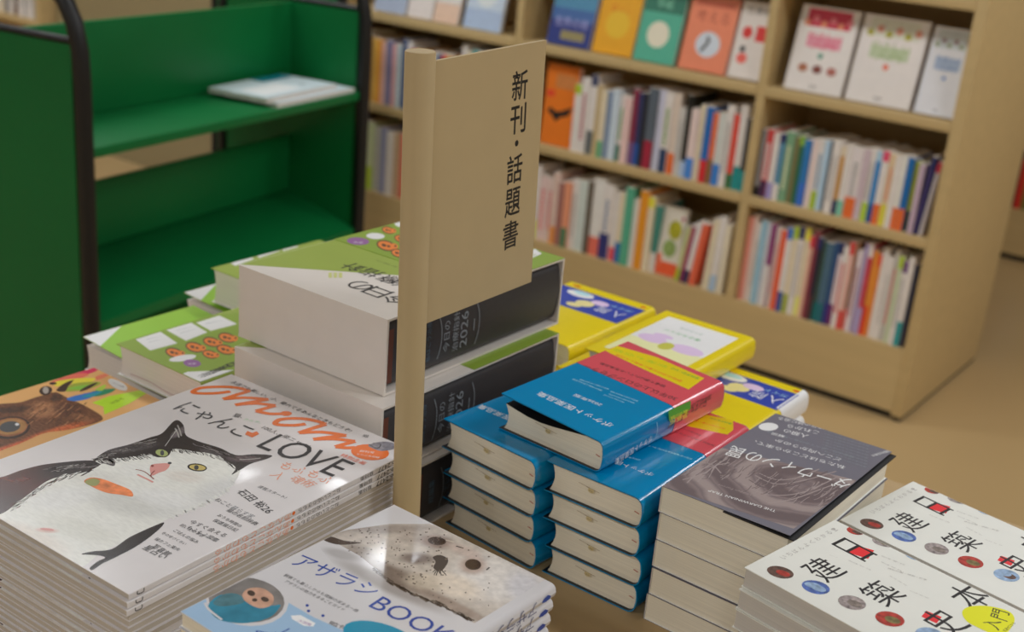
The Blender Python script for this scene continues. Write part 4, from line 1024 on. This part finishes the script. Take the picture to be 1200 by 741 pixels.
row(mid, 'books on the middle row of the end bay', -1.368, -0.925, 0.4925, [
    ('grey', (120, 118, 118), 1.0, 'black', BK_, .15), ('red', (176, 60, 60), 1.0, 'dark purple', (60, 34, 66), .25, None, W_), ('white', W_, 1.0, 'violet', (140, 130, 176), .25), ('blue-grey', (80, 124, 150), .9, 'white', W_, .25, NV), ('sage green', (104, 142, 112), 1.3, None, None, 0, None, (190, 190, 160)),
    ('olive brown', (110, 104, 70), .8), ('dark green', (40, 92, 66), .8, None, None, 0, (120, 160, 60)), ('blue', (40, 104, 160), 1.1, 'bright blue', (50, 96, 176), .35), ('pinkish white', (206, 182, 178), 1.0), ('white', W_, 1.0, 'lime', LM, .26, None, (90, 130, 160)), ('pale blue', (156, 180, 200), .8), ('charcoal', (60, 64, 76), .5),
    ('white', W_, 1.2, None, None, 0, None, GY), ('ochre', (176, 134, 76), .7, 'navy', NV, .22, CR), ('white', W_, 1.0, 'mint', (110, 170, 150), .22), ('wide white', (198, 190, 190), 1.6, 'red', OR, .3, None, GY), ('mauve white', (178, 162, 170), .9), ('white', W_, .9, 'lime', (160, 186, 60), .26, None, GY), ('blue', (54, 116, 170), .9, 'navy', (30, 70, 130), .25, (150, 180, 200)),
    ('white', W_, 1.0, 'orange', OR, .28, (196, 70, 100)), ('peach', (214, 178, 146), 1.0, 'yellow', YE, .3, None, (206, 130, 110)), ('white', W_, .9), ('white', (200, 196, 190), .8, 'orange', OR, .3), ('blue', (24, 90, 150), .9, 'orange-red', OR, .3), ('lime', (140, 150, 40), .8, 'dark green', (50, 62, 50), .3), ('mauve', (168, 148, 164), .8)], (0.176, 0.190), 3)
spine_book('navy paperback leaning at the end panel, middle row of the end bay', 'books on the middle row of the end bay', -0.925, V0 + .012, .4925, .011, .20, .135, (50, 44, 90), (46, 40, 84), .2, NV, None, 0.06)
spine_book('pale grey paperback leaning last before the end panel, middle row of the end bay', 'books on the middle row of the end bay', -0.9105, V0 + .012, .4925, .0095, .19, .135, (168, 162, 166), None, .2, (170, 50, 70), None, 0.075)
row('bottom row, end bay', 'books on the bottom row of the end bay', -1.368, -0.892, 0.1955, [
    ('pink', (204, 130, 116), .9), ('pale pink', (206, 176, 168), .8), ('white', W_, .9, None, None, 0, None, GY), ('light blue', (130, 168, 186), .8), ('white', (180, 184, 190), .9), ('plum', (120, 50, 100), .8, 'white', W_, .5), ('white', W_, 1.0, None, None, 0, None, PK), ('orange-red', (210, 84, 54), 1.1),
    ('white', W_, 1.0, 'navy', (40, 70, 130), .24, BL), ('cream', CR, .9, 'olive', (140, 150, 50), .22, LM), ('white', W_, 1.0, None, None, 0, NV, GY), ('cream', CR, .9, 'pale yellow', (206, 196, 110), .22, YE), ('pinkish', (210, 160, 140), .8, None, None, 0, (200, 60, 70)), ('maroon', MR, .7), ('black', (40, 34, 50), .8, 'brown', (70, 44, 50), .3, NV),
    ('dark green', (60, 84, 74), .7, 'teal', (20, 100, 100), .24), ('slate blue', (64, 92, 112), 1.2, 'teal', (24, 90, 100), .24), ('navy', (40, 70, 110), .8, 'indigo', (44, 40, 110), .26), ('white', (200, 190, 196), .9, 'purple', (110, 40, 96), .26, NV, PK), ('white', W_, .9, None, None, 0, None, RD), ('pink', (212, 160, 150), .8, 'red', RD, .22, RD), ('brown', (130, 92, 66), .6, 'red', (190, 74, 60), .24),
    ('white', (196, 186, 190), .8, None, None, 0, None, MR), ('lilac', (156, 146, 180), .8), ('crimson', (176, 56, 72), .7, 'lilac', (150, 140, 180), .3, W_), ('orange', (220, 130, 50), .8, 'red', (206, 70, 40), .35), ('amber', (212, 120, 50), .6, None, None, 0, (206, 70, 50)), ('white', W_, 1.0), ('white', W_, .9, None, None, 0, None, GY), ('grey print', (176, 172, 166), .9, None, None, 0, None, (200, 90, 80)),
    ('greenish', (170, 178, 150), .8, None, None, 0, LM), ('white', W_, .8, None, None, 0, PU, GY), ('white', W_, .9, 'teal', TL, .28), ('navy', (50, 54, 76), .6)], (0.222, 0.246), 5)
row('middle row behind the sign', 'books on the middle row behind the sign', -1.965, -1.400, 0.4925, [
    ('white', W_, .9, None, None, 0, LM), ('white', W_, 1.1, None, None, 0, None, (150, 60, 76)), ('white', W_, 1.0, 'grey', (90, 94, 96), .3, (60, 64, 90)), ('ochre', (170, 150, 110), .8), ('cream', CR, .8, 'green', (90, 150, 110), .25), ('slate blue', (110, 126, 150), .7), ('pale blue', (176, 188, 198), .9), ('white', W_, .8, 'green', (60, 110, 90), .25, None, (80, 140, 70)), ('pinkish', (200, 170, 166), 1.0), ('maroon', (120, 44, 66), .7, 'purple', (110, 80, 120), .3),
    ('navy', (50, 52, 90), .9, 'blue', (40, 80, 150), .3), ('black', (34, 36, 44), .6), ('slate', (80, 88, 98), 1.2, 'crimson', (140, 36, 56), .35), ('lavender white', (176, 176, 192), 1.0), ('white', W_, 1.0, 'navy', (40, 56, 86), .3, None, (90, 130, 30)), ('beige', (190, 176, 164), .9, 'orange', OR, .26), ('grey white', (176, 172, 168), .9, None, None, 0, None, GY), ('black', (26, 26, 24), .7, 'pale blue', (150, 170, 200), .2),
    ('pinkish white', (206, 180, 176), 1.0, 'blue', (66, 120, 190), .3), ('cream', CR, .9), ('blue', (36, 92, 158), .9, 'red', (186, 40, 44), .3), ('orange', (206, 100, 66), .7, 'brown', (120, 88, 50), .35), ('white', (180, 182, 178), 1.0, 'blue', (50, 110, 180), .3), ('white', W_, .8, None, None, 0, None, GY), ('red', (196, 72, 60), .7, 'green', (40, 100, 60), .2), ('white', W_, .9, 'teal', (30, 128, 130), .28), ('black', (50, 50, 54), .7, 'teal', TL, .28)], (0.186, 0.232), 8)
row('bottom row behind the sign', 'books on the bottom row behind the sign', -2.150, -1.640, 0.1955, [
    ('white', W_, .9), ('white', W_, 1.0, None, None, 0, None, PK), ('white', W_, .8, 'red', RD, .3), ('white', W_, .7, 'lime', (180, 190, 60), .26), ('pink print', (206, 176, 172), 1.0, None, None, 0, None, (196, 120, 120)), ('pink print', (200, 180, 174), .9, None, None, 0, None, (196, 120, 120)), ('greyish pink', (190, 166, 156), .8, 'orange', (206, 130, 70), .25), ('mauve brown', (140, 92, 86), .8), ('salmon', (204, 134, 104), .8, 'green', (60, 110, 80), .3), ('white', W_, 1.0, None, None, 0, None, GY),
    ('pale grey', (176, 184, 180), 1.2), ('dark taupe', (90, 82, 72), .6), ('white', (204, 196, 192), 1.5, 'salmon', (206, 100, 84), .24), ('white', W_, 1.3, 'navy', (40, 44, 100), .35, None, (90, 110, 140)), ('white', W_, .8, 'red', (200, 70, 80), .2), ('cream', CR, .8, 'blue', (36, 96, 150), .3), ('green', (76, 150, 122), 1.0), ('white', W_, .8), ('orange', (222, 130, 36), 1.0), ('cream', CR, .8, None, None, 0, YE), ('teal', (60, 120, 110), .7, 'white', W_, .3)], (0.196, 0.236), 11)
g = 'books on the bottom row behind the sign'
for i, (cw, c, u_, t_, h_, ln, fw, fc) in enumerate((('lime white', (176, 180, 130), -1.566, .012, .165, .12, 'lime', LM), ('maroon', (140, 60, 84), -1.5525, .013, .17, .12, 'purple', (110, 36, 80)), ('white', (196, 190, 190), -1.538, .015, .185, .12, 'navy', (40, 44, 76)), ('orange-red', (210, 92, 66), -1.5215, .018, .185, .12, None, None),
                                               ('cream', CR, -1.478, .018, .205, .05, None, None), ('white', W_, -1.457, .020, .215, .04, 'pale blue', (150, 170, 190)), ('cream', (200, 190, 170), -1.432, .016, .20, .02, None, None))):
    spine_book('%s leaning paperback%s, %s after the garden cover on the bottom row' % (cw, (' with %s foot' % fw) if fw else '', ['first', *ORD[1:]][i]), g, u_, V0 + .012, .1955, t_, h_, .135, c, fc, .22, None, None, ln)
FAR = 'bay past the cart'
row('middle row of the ' + FAR, 'books on the middle row past the green cart', -2.935, -2.56, 0.4925, [
    ('brown', BR, 1.0), ('blue', (70, 100, 150), 1.1), ('white', W_, 1.1), ('grey', GY, 1.0), ('white', W_, .9), ('navy', NV, .9), ('cream', CR, 1.1), ('tan', (150, 120, 80), .8), ('ochre', (190, 150, 70), 1.0), ('orange', (216, 134, 50), 1.1), ('pinkish', (190, 150, 140), 1.0), ('violet grey', (110, 108, 140), 1.0), ('pink', (206, 150, 150), 1.2), ('light grey', (160, 170, 176), 1.0), ('navy', (50, 70, 110), .9), ('white', (190, 186, 186), .9), ('red', (190, 60, 50), 1.0, None, None, 0, None, W_), ('ochre', (186, 140, 70), 1.0)], (0.195, 0.225), 21)
for i, (cw, c, ln) in enumerate((('white', W_, .2), ('slate', (80, 100, 130), .2), ('red', (190, 58, 48), .2), ('amber', (200, 150, 70), .2))):
    spine_book('%s paperback leaning sideways, %s of the slanted ones past the green cart' % (cw, ['first', *ORD[1:]][i]), 'books on the middle row past the green cart', -2.548 + i * .019, V0 + .012, .4925, .0165, .205, .135, c, None, .2, None, None, ln)
row('far middle row by divider', 'books on the middle row past the green cart', -2.40, -2.195, 0.4925, [('white', W_, 1.0), ('cream', CR, 1.0), ('teal', (60, 140, 140), .8), ('white', W_, 1.0, None, None, 0, None, GR), ('green', (90, 150, 110), .9), ('white', W_, 1.0), ('pink', PK, .9), ('white', W_, 1.0), ('blue', BL, .9)], (0.225, 0.245), 23)
row('bottom row of the ' + FAR, 'books on the bottom row past the green cart', -2.935, -2.195, 0.1955, [
    ('white', W_, 1.1), ('grey', GY, 1.0), ('blue', (70, 110, 160), 1.0), ('white', W_, 1.0), ('brown', BR, .9), ('cream', CR, 1.0), ('pale green', (168, 176, 140), 1.1, 'lime', LM, .35), ('grey white', (170, 168, 164), 1.2), ('lavender', (130, 134, 170), 1.0), ('white', W_, 1.1), ('tan', (176, 150, 120), .9), ('salmon', (200, 110, 90), 1.0), ('amber', (206, 160, 80), 1.0, 'navy', (50, 70, 120), .3), ('blue', BL, 1.0), ('white', W_, 1.1), ('red', RD, 1.0), ('white', W_, 1.2), ('green', GR, .9), ('cream', CR, 1.1), ('pink', PK, 1.0), ('navy', NV, .9), ('white', W_, 1.1), ('orange', OR, .9), ('white', W_, 1.0), ('teal', TL, 1.0), ('grey', GY, 1.0), ('cream', CR, 1.1)], (0.20, 0.235), 25)

def face_book(lab, grp, u, z, w, h, t, col, art, tilt=0.22, dv=0.022, rz=0.0):
    r = thing('display_book', lab, 'book', (u, V0 + dv, z + t * math.sin(tilt) + 0.0003), 0, grp, (-tilt, 0, rz))
    cm = mat(*col, 0.4, noise=0.03)
    m = MB(); m.box(0, w, 0, 0.0012, 0, h, cm); m.box(0, w, t - 0.0012, t, 0, h, cm); m.box(0, 0.0012, 0.0012, t - 0.0012, 0, h, cm)
    A = Art(m, None, (0, 0, 0), (1, 0, 0), (0, 0, 1), (0.001, w - 0.001, 0.001, h - 0.001)); art(A, w, h)
    m.build('cover', r)
    m = MB(); m.box(0.0013, w - 0.002, 0.0013, t - 0.0013, 0.002, h - 0.002, PAGE_GREY); m.build('page_block', r)
    return r
def R_(A, x0, x1, y0, y1, c, w, h): A.rect(x0 * w, x1 * w, y0 * h, y1 * h, mat(*c, 0.4, noise=0.1, scale=80))
def a_blue(A, w, h):
    R_(A, 0, 1, .5, 1, (70, 120, 150), w, h); R_(A, 0, 1, 0, .34, (40, 50, 110), w, h); R_(A, .3, .85, .08, .2, (130, 120, 80), w, h); A.line_ab('世界の街', (.1 * w, .26 * h), (.9 * w, .26 * h), mat(150, 150, 190, .4), 1.0)
def a_orange(A, w, h):
    A.disc(.5 * w, .42 * h, .30 * w, mat(232, 160, 40, .4)); A.line_ab('暮らし', (.25 * w, .6 * h), (.75 * w, .6 * h), mat(190, 110, 20, .4)); R_(A, 0.1, .9, .82, .9, (200, 120, 30), w, h)
def a_teal(A, w, h):
    A.disc(.48 * w, .38 * h, .27 * w, mat(196, 190, 170, .4), ry=.18 * h); R_(A, 0, 1, .68, 1, (44, 100, 82), w, h); A.line_ab('手紙', (.3 * w, .75 * h), (.7 * w, .75 * h), mat(120, 180, 150, .4))
def a_salmon(A, w, h):
    A.disc(.52 * w, .36 * h, .26 * w, mat(176, 182, 190, .4), ry=.17 * h); A.ribbon_ab([(.4 * w, .26 * h), (.52 * w, .4 * h), (.48 * w, .46 * h)], .008, BLK); A.line_ab('考える', (.15 * w, .66 * h), (.85 * w, .66 * h), mat(150, 70, 50, .4)); R_(A, .1, .9, .86, .93, (180, 90, 66), w, h)
def a_red(A, w, h):
    A.disc(.3 * w, .6 * h, .15 * w, mat(*RD, .4), ry=.08 * h); R_(A, .55, .95, .5, .7, RD, w, h); A.disc(.3 * w, .26 * h, .16 * w, mat(206, 90, 80, .4), ry=.07 * h); A.line_ab('仕事術', (.15 * w, .85 * h), (.85 * w, .85 * h), mat(90, 90, 90, .4)); R_(A, .2, .34, .34, .42, BK_, w, h)
def a_guide(top, txt, dots):
    def f(A, w, h):
        R_(A, .12, .88, .76, .97, top[0], w, h)
        for k in range(6): A.disc((.14 + .145 * k) * w, (.80 + .05 * (k % 2)) * h, .055 * w, mat(*top[1 + k % 2], .4, noise=.3, scale=90))
        R_(A, .2, .8, .52, .66, tuple(int(c_ * .55 + 90) for c_ in txt), w, h); A.line_ab('やさしい', (.2 * w, .62 * h), (.8 * w, .62 * h), mat(*txt, .4), 1.0); A.line_ab('入門', (.3 * w, .51 * h), (.7 * w, .51 * h), mat(*txt, .4), .6)
        A.disc(.5 * w, .43 * h, .045 * w, mat(*dots[0], .4)); 
        for k, c in enumerate(dots[1:]): A.disc((.25 + .25 * k) * w, .27 * h, .085 * w, mat(*c, .4, noise=.3, scale=90), ry=.05 * h)
        A.line_ab('出版', (.44 * w, .05 * h), (.56 * w, .05 * h), GT)
    return f
g1 = 'cover-out books on the top row behind the sign'
face_book('blue cover-out book, leftmost on the top row behind the sign', g1, -2.090, .786, .148, .21, .016, (60, 90, 140), a_blue)
face_book('orange cover-out book with a pale round shape, top row behind the sign', g1, -1.930, .786, .131, .20, .014, (226, 142, 26), a_orange)
face_book('teal cover-out book with a cream blob, top row behind the sign', g1, -1.792, .786, .129, .20, .014, (72, 150, 126), a_teal)
face_book('salmon cover-out book with a grey oval, top row behind the sign', g1, -1.648, .786, .142, .20, .016, (214, 116, 86), a_salmon)
face_book('white cover-out book with red blots beside the tall divider', g1, -1.497, .786, .098, .20, .020, (194, 186, 180), a_red)
g2 = 'cover-out guides on the top row of the end bay'
face_book('white cover-out guide with deep red heading, top row of the end bay', g2, -1.332, .786, .156, .215, .014, W_, a_guide(((176, 44, 66), (190, 120, 90), (206, 110, 120)), (190, 70, 96), ((70, 130, 110), (150, 96, 70), (110, 56, 46), (150, 90, 80))))
face_book('white cover-out guide with green heading in the middle of the three guides', g2, -1.164, .786, .166, .215, .014, W_, a_guide(((186, 186, 172), (150, 146, 50), (190, 130, 110)), (130, 150, 96), ((206, 96, 70),)))
face_book('white cover-out guide with blue heading next to the end panel', g2, -0.9855, .786, .102, .21, .014, (190, 190, 194), a_guide(((170, 176, 178), (120, 130, 90), (120, 80, 80)), (90, 116, 156), ((44, 100, 160),)))
g3 = 'cover-out books on the top row past the green cart'
def a_misc(c1, c2, t1):
    def f(A, w, h): R_(A, 0, 1, .0, .3, c1, w, h); A.disc(.5 * w, .55 * h, .3 * w, mat(*c2, .4)); A.line_ab(t1, (.15 * w, .8 * h), (.85 * w, .8 * h), GT)
    return f
face_book('white and blue cover-out book nearest the black cart post, top row', g3, -2.775, .786, .135, .20, .012, (186, 184, 190), a_misc((150, 160, 180), (120, 140, 170), '旅の本'))
face_book('white cover-out book with red figure, second on the far top row', g3, -2.630, .786, .098, .20, .012, W_, a_misc((200, 190, 186), (190, 70, 56), '料理'))
face_book('white cover-out book with orange figure, third on the far top row', g3, -2.525, .786, .098, .20, .012, W_, a_misc((206, 170, 150), (206, 110, 50), '健康'))
face_book('pale blue cover-out book by the far divider, top row', g3, -2.405, .786, .142, .20, .012, (170, 182, 196), a_misc((150, 166, 190), (190, 196, 204), '空の本'))
face_book('orange cover-out book with a dark bat shape on the middle row', 'cover-out books on the middle row behind the sign', -2.080, .4930, .112, .235, .02, (206, 104, 30),
          lambda A, w, h: (A.poly_ab if False else A.flat)([(.12 * w, .42 * h), (.3 * w, .36 * h), (.42 * w, .3 * h), (.55 * w, .36 * h), (.8 * w, .40 * h), (.92 * w, .52 * h), (.7 * w, .47 * h), (.5 * w, .43 * h), (.35 * w, .43 * h), (.22 * w, .47 * h)], BLK) or R_(A, .3, .95, .72, .9, (176, 110, 60), w, h) or R_(A, .05, .3, .6, .68, (196, 60, 40), w, h), tilt=0.05)
def a_garden(A, w, h):
    R_(A, 0, 1, 0, .2, (200, 80, 46), w, h); A.disc(.62 * w, .68 * h, .3 * w, mat(150, 146, 40, .4, noise=.4, scale=90), ry=.14 * h); A.disc(.5 * w, .4 * h, .3 * w, mat(120, 140, 80, .4, noise=.4, scale=90), ry=.13 * h); R_(A, 0, .22, .1, .3, (206, 90, 60), w, h); A.disc(.9 * w, .86 * h, .09 * w, mat(150, 60, 80, .4))
face_book('garden cover-out book in red and yellow-green, bottom row behind the sign', g, -1.6385, .1960, .072, .20, .02, (190, 184, 172), a_garden, tilt=0.1)
# further bookcases
for i, (cw, c) in enumerate((('grey', GY), ('white', W_), ('light grey', (170, 166, 164)), ('white', W_), ('brown', (110, 90, 80)), ('white', (190, 184, 180)), ('grey', (120, 116, 116)), ('cream', CR), ('white', W_), ('grey', (140, 130, 130)), ('light grey', (170, 170, 172)), ('dark grey', (96, 90, 92)), ('white', W_), ('pinkish', (180, 160, 158)))):
    spine_book('%s book, %s from the column in the far upper left bookcase' % (cw, ['first', *ORD[1:]][i]), 'books in the far upper left bookcase', -4.653 - i * .034, V0 + .012, .4925, .031, .205 + .01 * (i % 3), .14, c, None, .2, None, GY)
for i, (cw, c) in enumerate((('dark', (60, 50, 52)), ('red', (176, 44, 34)), ('olive', (110, 104, 50)), ('white', W_), ('blue', BL), ('cream', CR))):
    spine_book('%s book in the bookcase past the end panel, %s from its side' % (cw, ['first', *ORD[1:]][i]), 'books past the end panel', -1.1585 + i * .026, 4.845, .1955, .024, .22, .14, c, None, .2, (90, 60, 60) if i == 1 else None)

# ================================================================== green book trucks
GREEN = mat(8, 90, 44, 0.42, noise=0.06, scale=5, k=1.62, spec=0.3)
BLACK = mat(14, 14, 15, 0.42)
STEEL = mat(150, 150, 150, 0.3, metal=0.8)
def book_truck(lab, P, rz, L, D=0.42):
    r = thing('book_truck', lab, 'book cart', (P[0], P[1], 0), rz, 'green book trucks')
    for x in (0.0, L):
        m = MB(); m.box(x - 0.009, x + 0.009, 0.016, D - 0.016, 0.115, 0.925, GREEN); m.build('end_panel', r)
        path = [(x, 0, 0.095), (x, 0, 0.86), (x, 0.003, 0.915), (x, 0.014, 0.962), (x, 0.034, 0.998), (x, 0.066, 1.026), (x, 0.105, 1.040), (x, D / 2, 1.044)]
        path += [(x, D - q[1], q[2]) for q in path[-2::-1]]
        m = MB(); m.tube(path, 0.0155, BLACK); m.build('hoop_frame', r, 'black tube frame')
        m = MB(); m.tube([(x, 0.012, 0.930), (x, D - 0.012, 0.930)], 0.008, BLACK, 10); m.build('top_rail', r, 'black top rail')
        for y in (0, D):
            m = MB(); m.tube([(x - 0.011, y, 0.036), (x + 0.011, y, 0.036)], 0.036, BLACK, 24); c_ = m.build('caster', r, 'black caster')
            m = MB(); m.box(x - 0.016, x + 0.016, y - 0.014, y + 0.014, 0.073, 0.095, STEEL); m.build('fork', c_)
    m = MB(); x0_, x1_ = 0.0095, L - 0.0095
    m.box(x0_, x1_, 0.0, D, 0.722, 0.742, GREEN, 0.004); m.build('upper_shelf', r)
    m = MB(); m.box(x0_, x1_, D / 2 - 0.006, D / 2 + 0.006, 0.7425, 0.925, GREEN, 0.004); m.build('upper_back', r)
    m = MB(); h = D / 2
    m.prism([(0, 0), (0, 0), (0, 0)], 0, 0.0001, GREEN) if False else None
    v = [(x, y, z) for x in (x0_, x1_) for y, z in ((0, 0.385), (h, 0.445), (D, 0.385), (D, 0.405), (h, 0.465), (0, 0.405))]
    m.add(v, [(0, 5, 11, 6), (5, 4, 10, 11), (4, 3, 9, 10), (3, 2, 8, 9), (2, 1, 7, 8), (1, 0, 6, 7), (0, 1, 4, 5), (1, 2, 3, 4), (11, 10, 7, 6), (10, 9, 8, 7)], GREEN); m.build('lower_shelf', r)
    m = MB(); m.box(x0_, x1_, h - 0.006, h + 0.006, 0.4655, 0.604, GREEN, 0.004); m.build('lower_back', r)
    m = MB(); m.box(x0_, x1_, 0.0, D, 0.12, 0.14, GREEN, 0.004); m.build('bottom_shelf', r)
    m = MB(); m.box(x0_, x1_, h - 0.006, h + 0.006, 0.1405, 0.384, GREEN); m.build('bottom_back', r)
    return r
CR_ = math.radians(98.7)
book_truck('green metal book truck with black hoop ends behind the slipcases', (-1.871, 1.302), CR_, 0.865)
book_truck('short green book truck half hidden behind the long one', (-2.66, 2.46), math.radians(90), 0.30, 0.215)
# booklets lying on the truck's upper shelf
def local(x, y): return Vector((-1.871 + math.cos(CR_) * x - math.sin(CR_) * y, 1.302 + math.sin(CR_) * x + math.cos(CR_) * y, 0))
for i, (x, y, z, w_, d_, t_, rz, lab) in enumerate(((0.555, 0.008, 0.7425, 0.285, 0.150, 0.0095, 0.0, 'white booklet at the bottom of the pair on the green truck shelf'), (0.535, 0.022, 0.7523, 0.265, 0.160, 0.0105, 0.03, 'white booklet with blue edge lying on the green truck shelf, upper one'))):
    p = local(x, y); bb = Book('booklet', lab, 'booklet', (p.x, p.y, z), w_, d_, t_, CR_ + rz, 'booklets on the green truck', mat(176, 186, 190, 0.35), WHT, PAGE_GREY, r=0.0008, c=0.0005)
    A = bb.top_art(); A.rect(w_ * .55, w_ * .98, d_ * .75, d_, TEALB); A.rect(w_ * .1, w_ * .6, d_ * .15, d_ * .6, WHT); A.line_ab('資料', (w_ * .72, d_ * .3), (w_ * .8, d_ * .3), GT); bb.finish()

# ================================================================== room
def struct(name, mb):
    o = mb.build(name); o['kind'] = 'structure'; return o
FLOOR = mat(152, 128, 90, 0.32, noise=0.06, scale=1.2)
WALL = mat(190, 186, 178, 0.8, noise=0.02)
m = MB(); m.box(-9, 5, -4, 10, -0.05, 0, FLOOR); struct('floor', m)
m = MB(); m.box(-9, 5, 10, 10.1, 0, 2.8, WALL); struct('wall_back', m)
m = MB(); m.box(-9.1, -9, -4, 10, 0, 2.8, WALL); struct('wall_left', m)
m = MB(); m.box(5, 5.1, -4, 10, 0, 2.8, WALL); struct('wall_right', m)
m = MB(); m.box(-9, 5, -4.1, -4, 0, 2.8, WALL); struct('wall_front', m)
m = MB(); m.box(-9.1, 5.1, -4.1, 10.1, 2.8, 2.9, mat(128, 126, 122, 0.85)); struct('ceiling', m)
m = MB(); m.box(-4.555, -3.05, V0 + 0.06, V0 + 0.6, 0, 2.8, mat(122, 110, 80, 0.7, noise=0.02)); struct('column', m)

# ------------------------------------------------------------------ light
def lamp(u, v, power, sx=1.2, sy=0.22):
    l = bpy.data.lights.new('ceiling_lamp', 'AREA'); l.shape = 'RECTANGLE'; l.size = sx; l.size_y = sy; l.energy = power; l.color = (0.945, 0.972, 1.0)
    o = bpy.data.objects.new('ceiling_lamp', l); COL.objects.link(o); o.location = (u, v, 2.74); return o
for u, v, pw in ((-5.4, 1.6, 22), (-3.1, 1.7, 25), (-1.1, 1.9, 10), (1.3, 1.8, 28), (-4.4, -1.6, 20), (-1.9, -1.7, 19), (0.8, -1.7, 22), (3.0, -0.2, 12), (-5.5, 7.4, 20), (-1.0, 7.2, 22), (2.4, 4.6, 9), (0.5, 3.65, 16)):
    lamp(u, v, pw)
lamp(-2.44, 2.90, 1.1, 0.22, 0.13)          # the small fittings mirrored in the glossy covers
lamp(-3.10, 2.84, 0.6, 0.20, 0.09)
w = bpy.data.worlds.new('room_light'); scn.world = w; w.use_nodes = True
bg = w.node_tree.nodes['Background']; bg.inputs['Color'].default_value = (0.92, 0.97, 1.0, 1); bg.inputs['Strength'].default_value = 0.2

# ------------------------------------------------------------------ camera object
cd = bpy.data.cameras.new('camera'); cam = bpy.data.objects.new('camera', cd); COL.objects.link(cam)
R3 = Matrix((RIGHT, -DOWN, -FWD)).transposed()
cam.matrix_world = Matrix.Translation(EYE) @ R3.to_4x4()
cd.sensor_fit = 'HORIZONTAL'; cd.sensor_width = 36.0; cd.lens = FPX / 1200 * 36.0
cd.clip_start = 0.02; cd.clip_end = 60
cd.dof.use_dof = True; cd.dof.focus_distance = 0.95; cd.dof.aperture_fstop = 6.3
scn.camera = cam
scn.view_settings.view_transform = 'Standard'; scn.view_settings.look = 'None'; scn.view_settings.gamma = 1.0
scn.view_settings.exposure = 0.15; scn.view_settings.use_curve_mapping = False
scn.cycles.use_denoising = True
scn.cycles.max_bounces = 8; scn.cycles.diffuse_bounces = 5
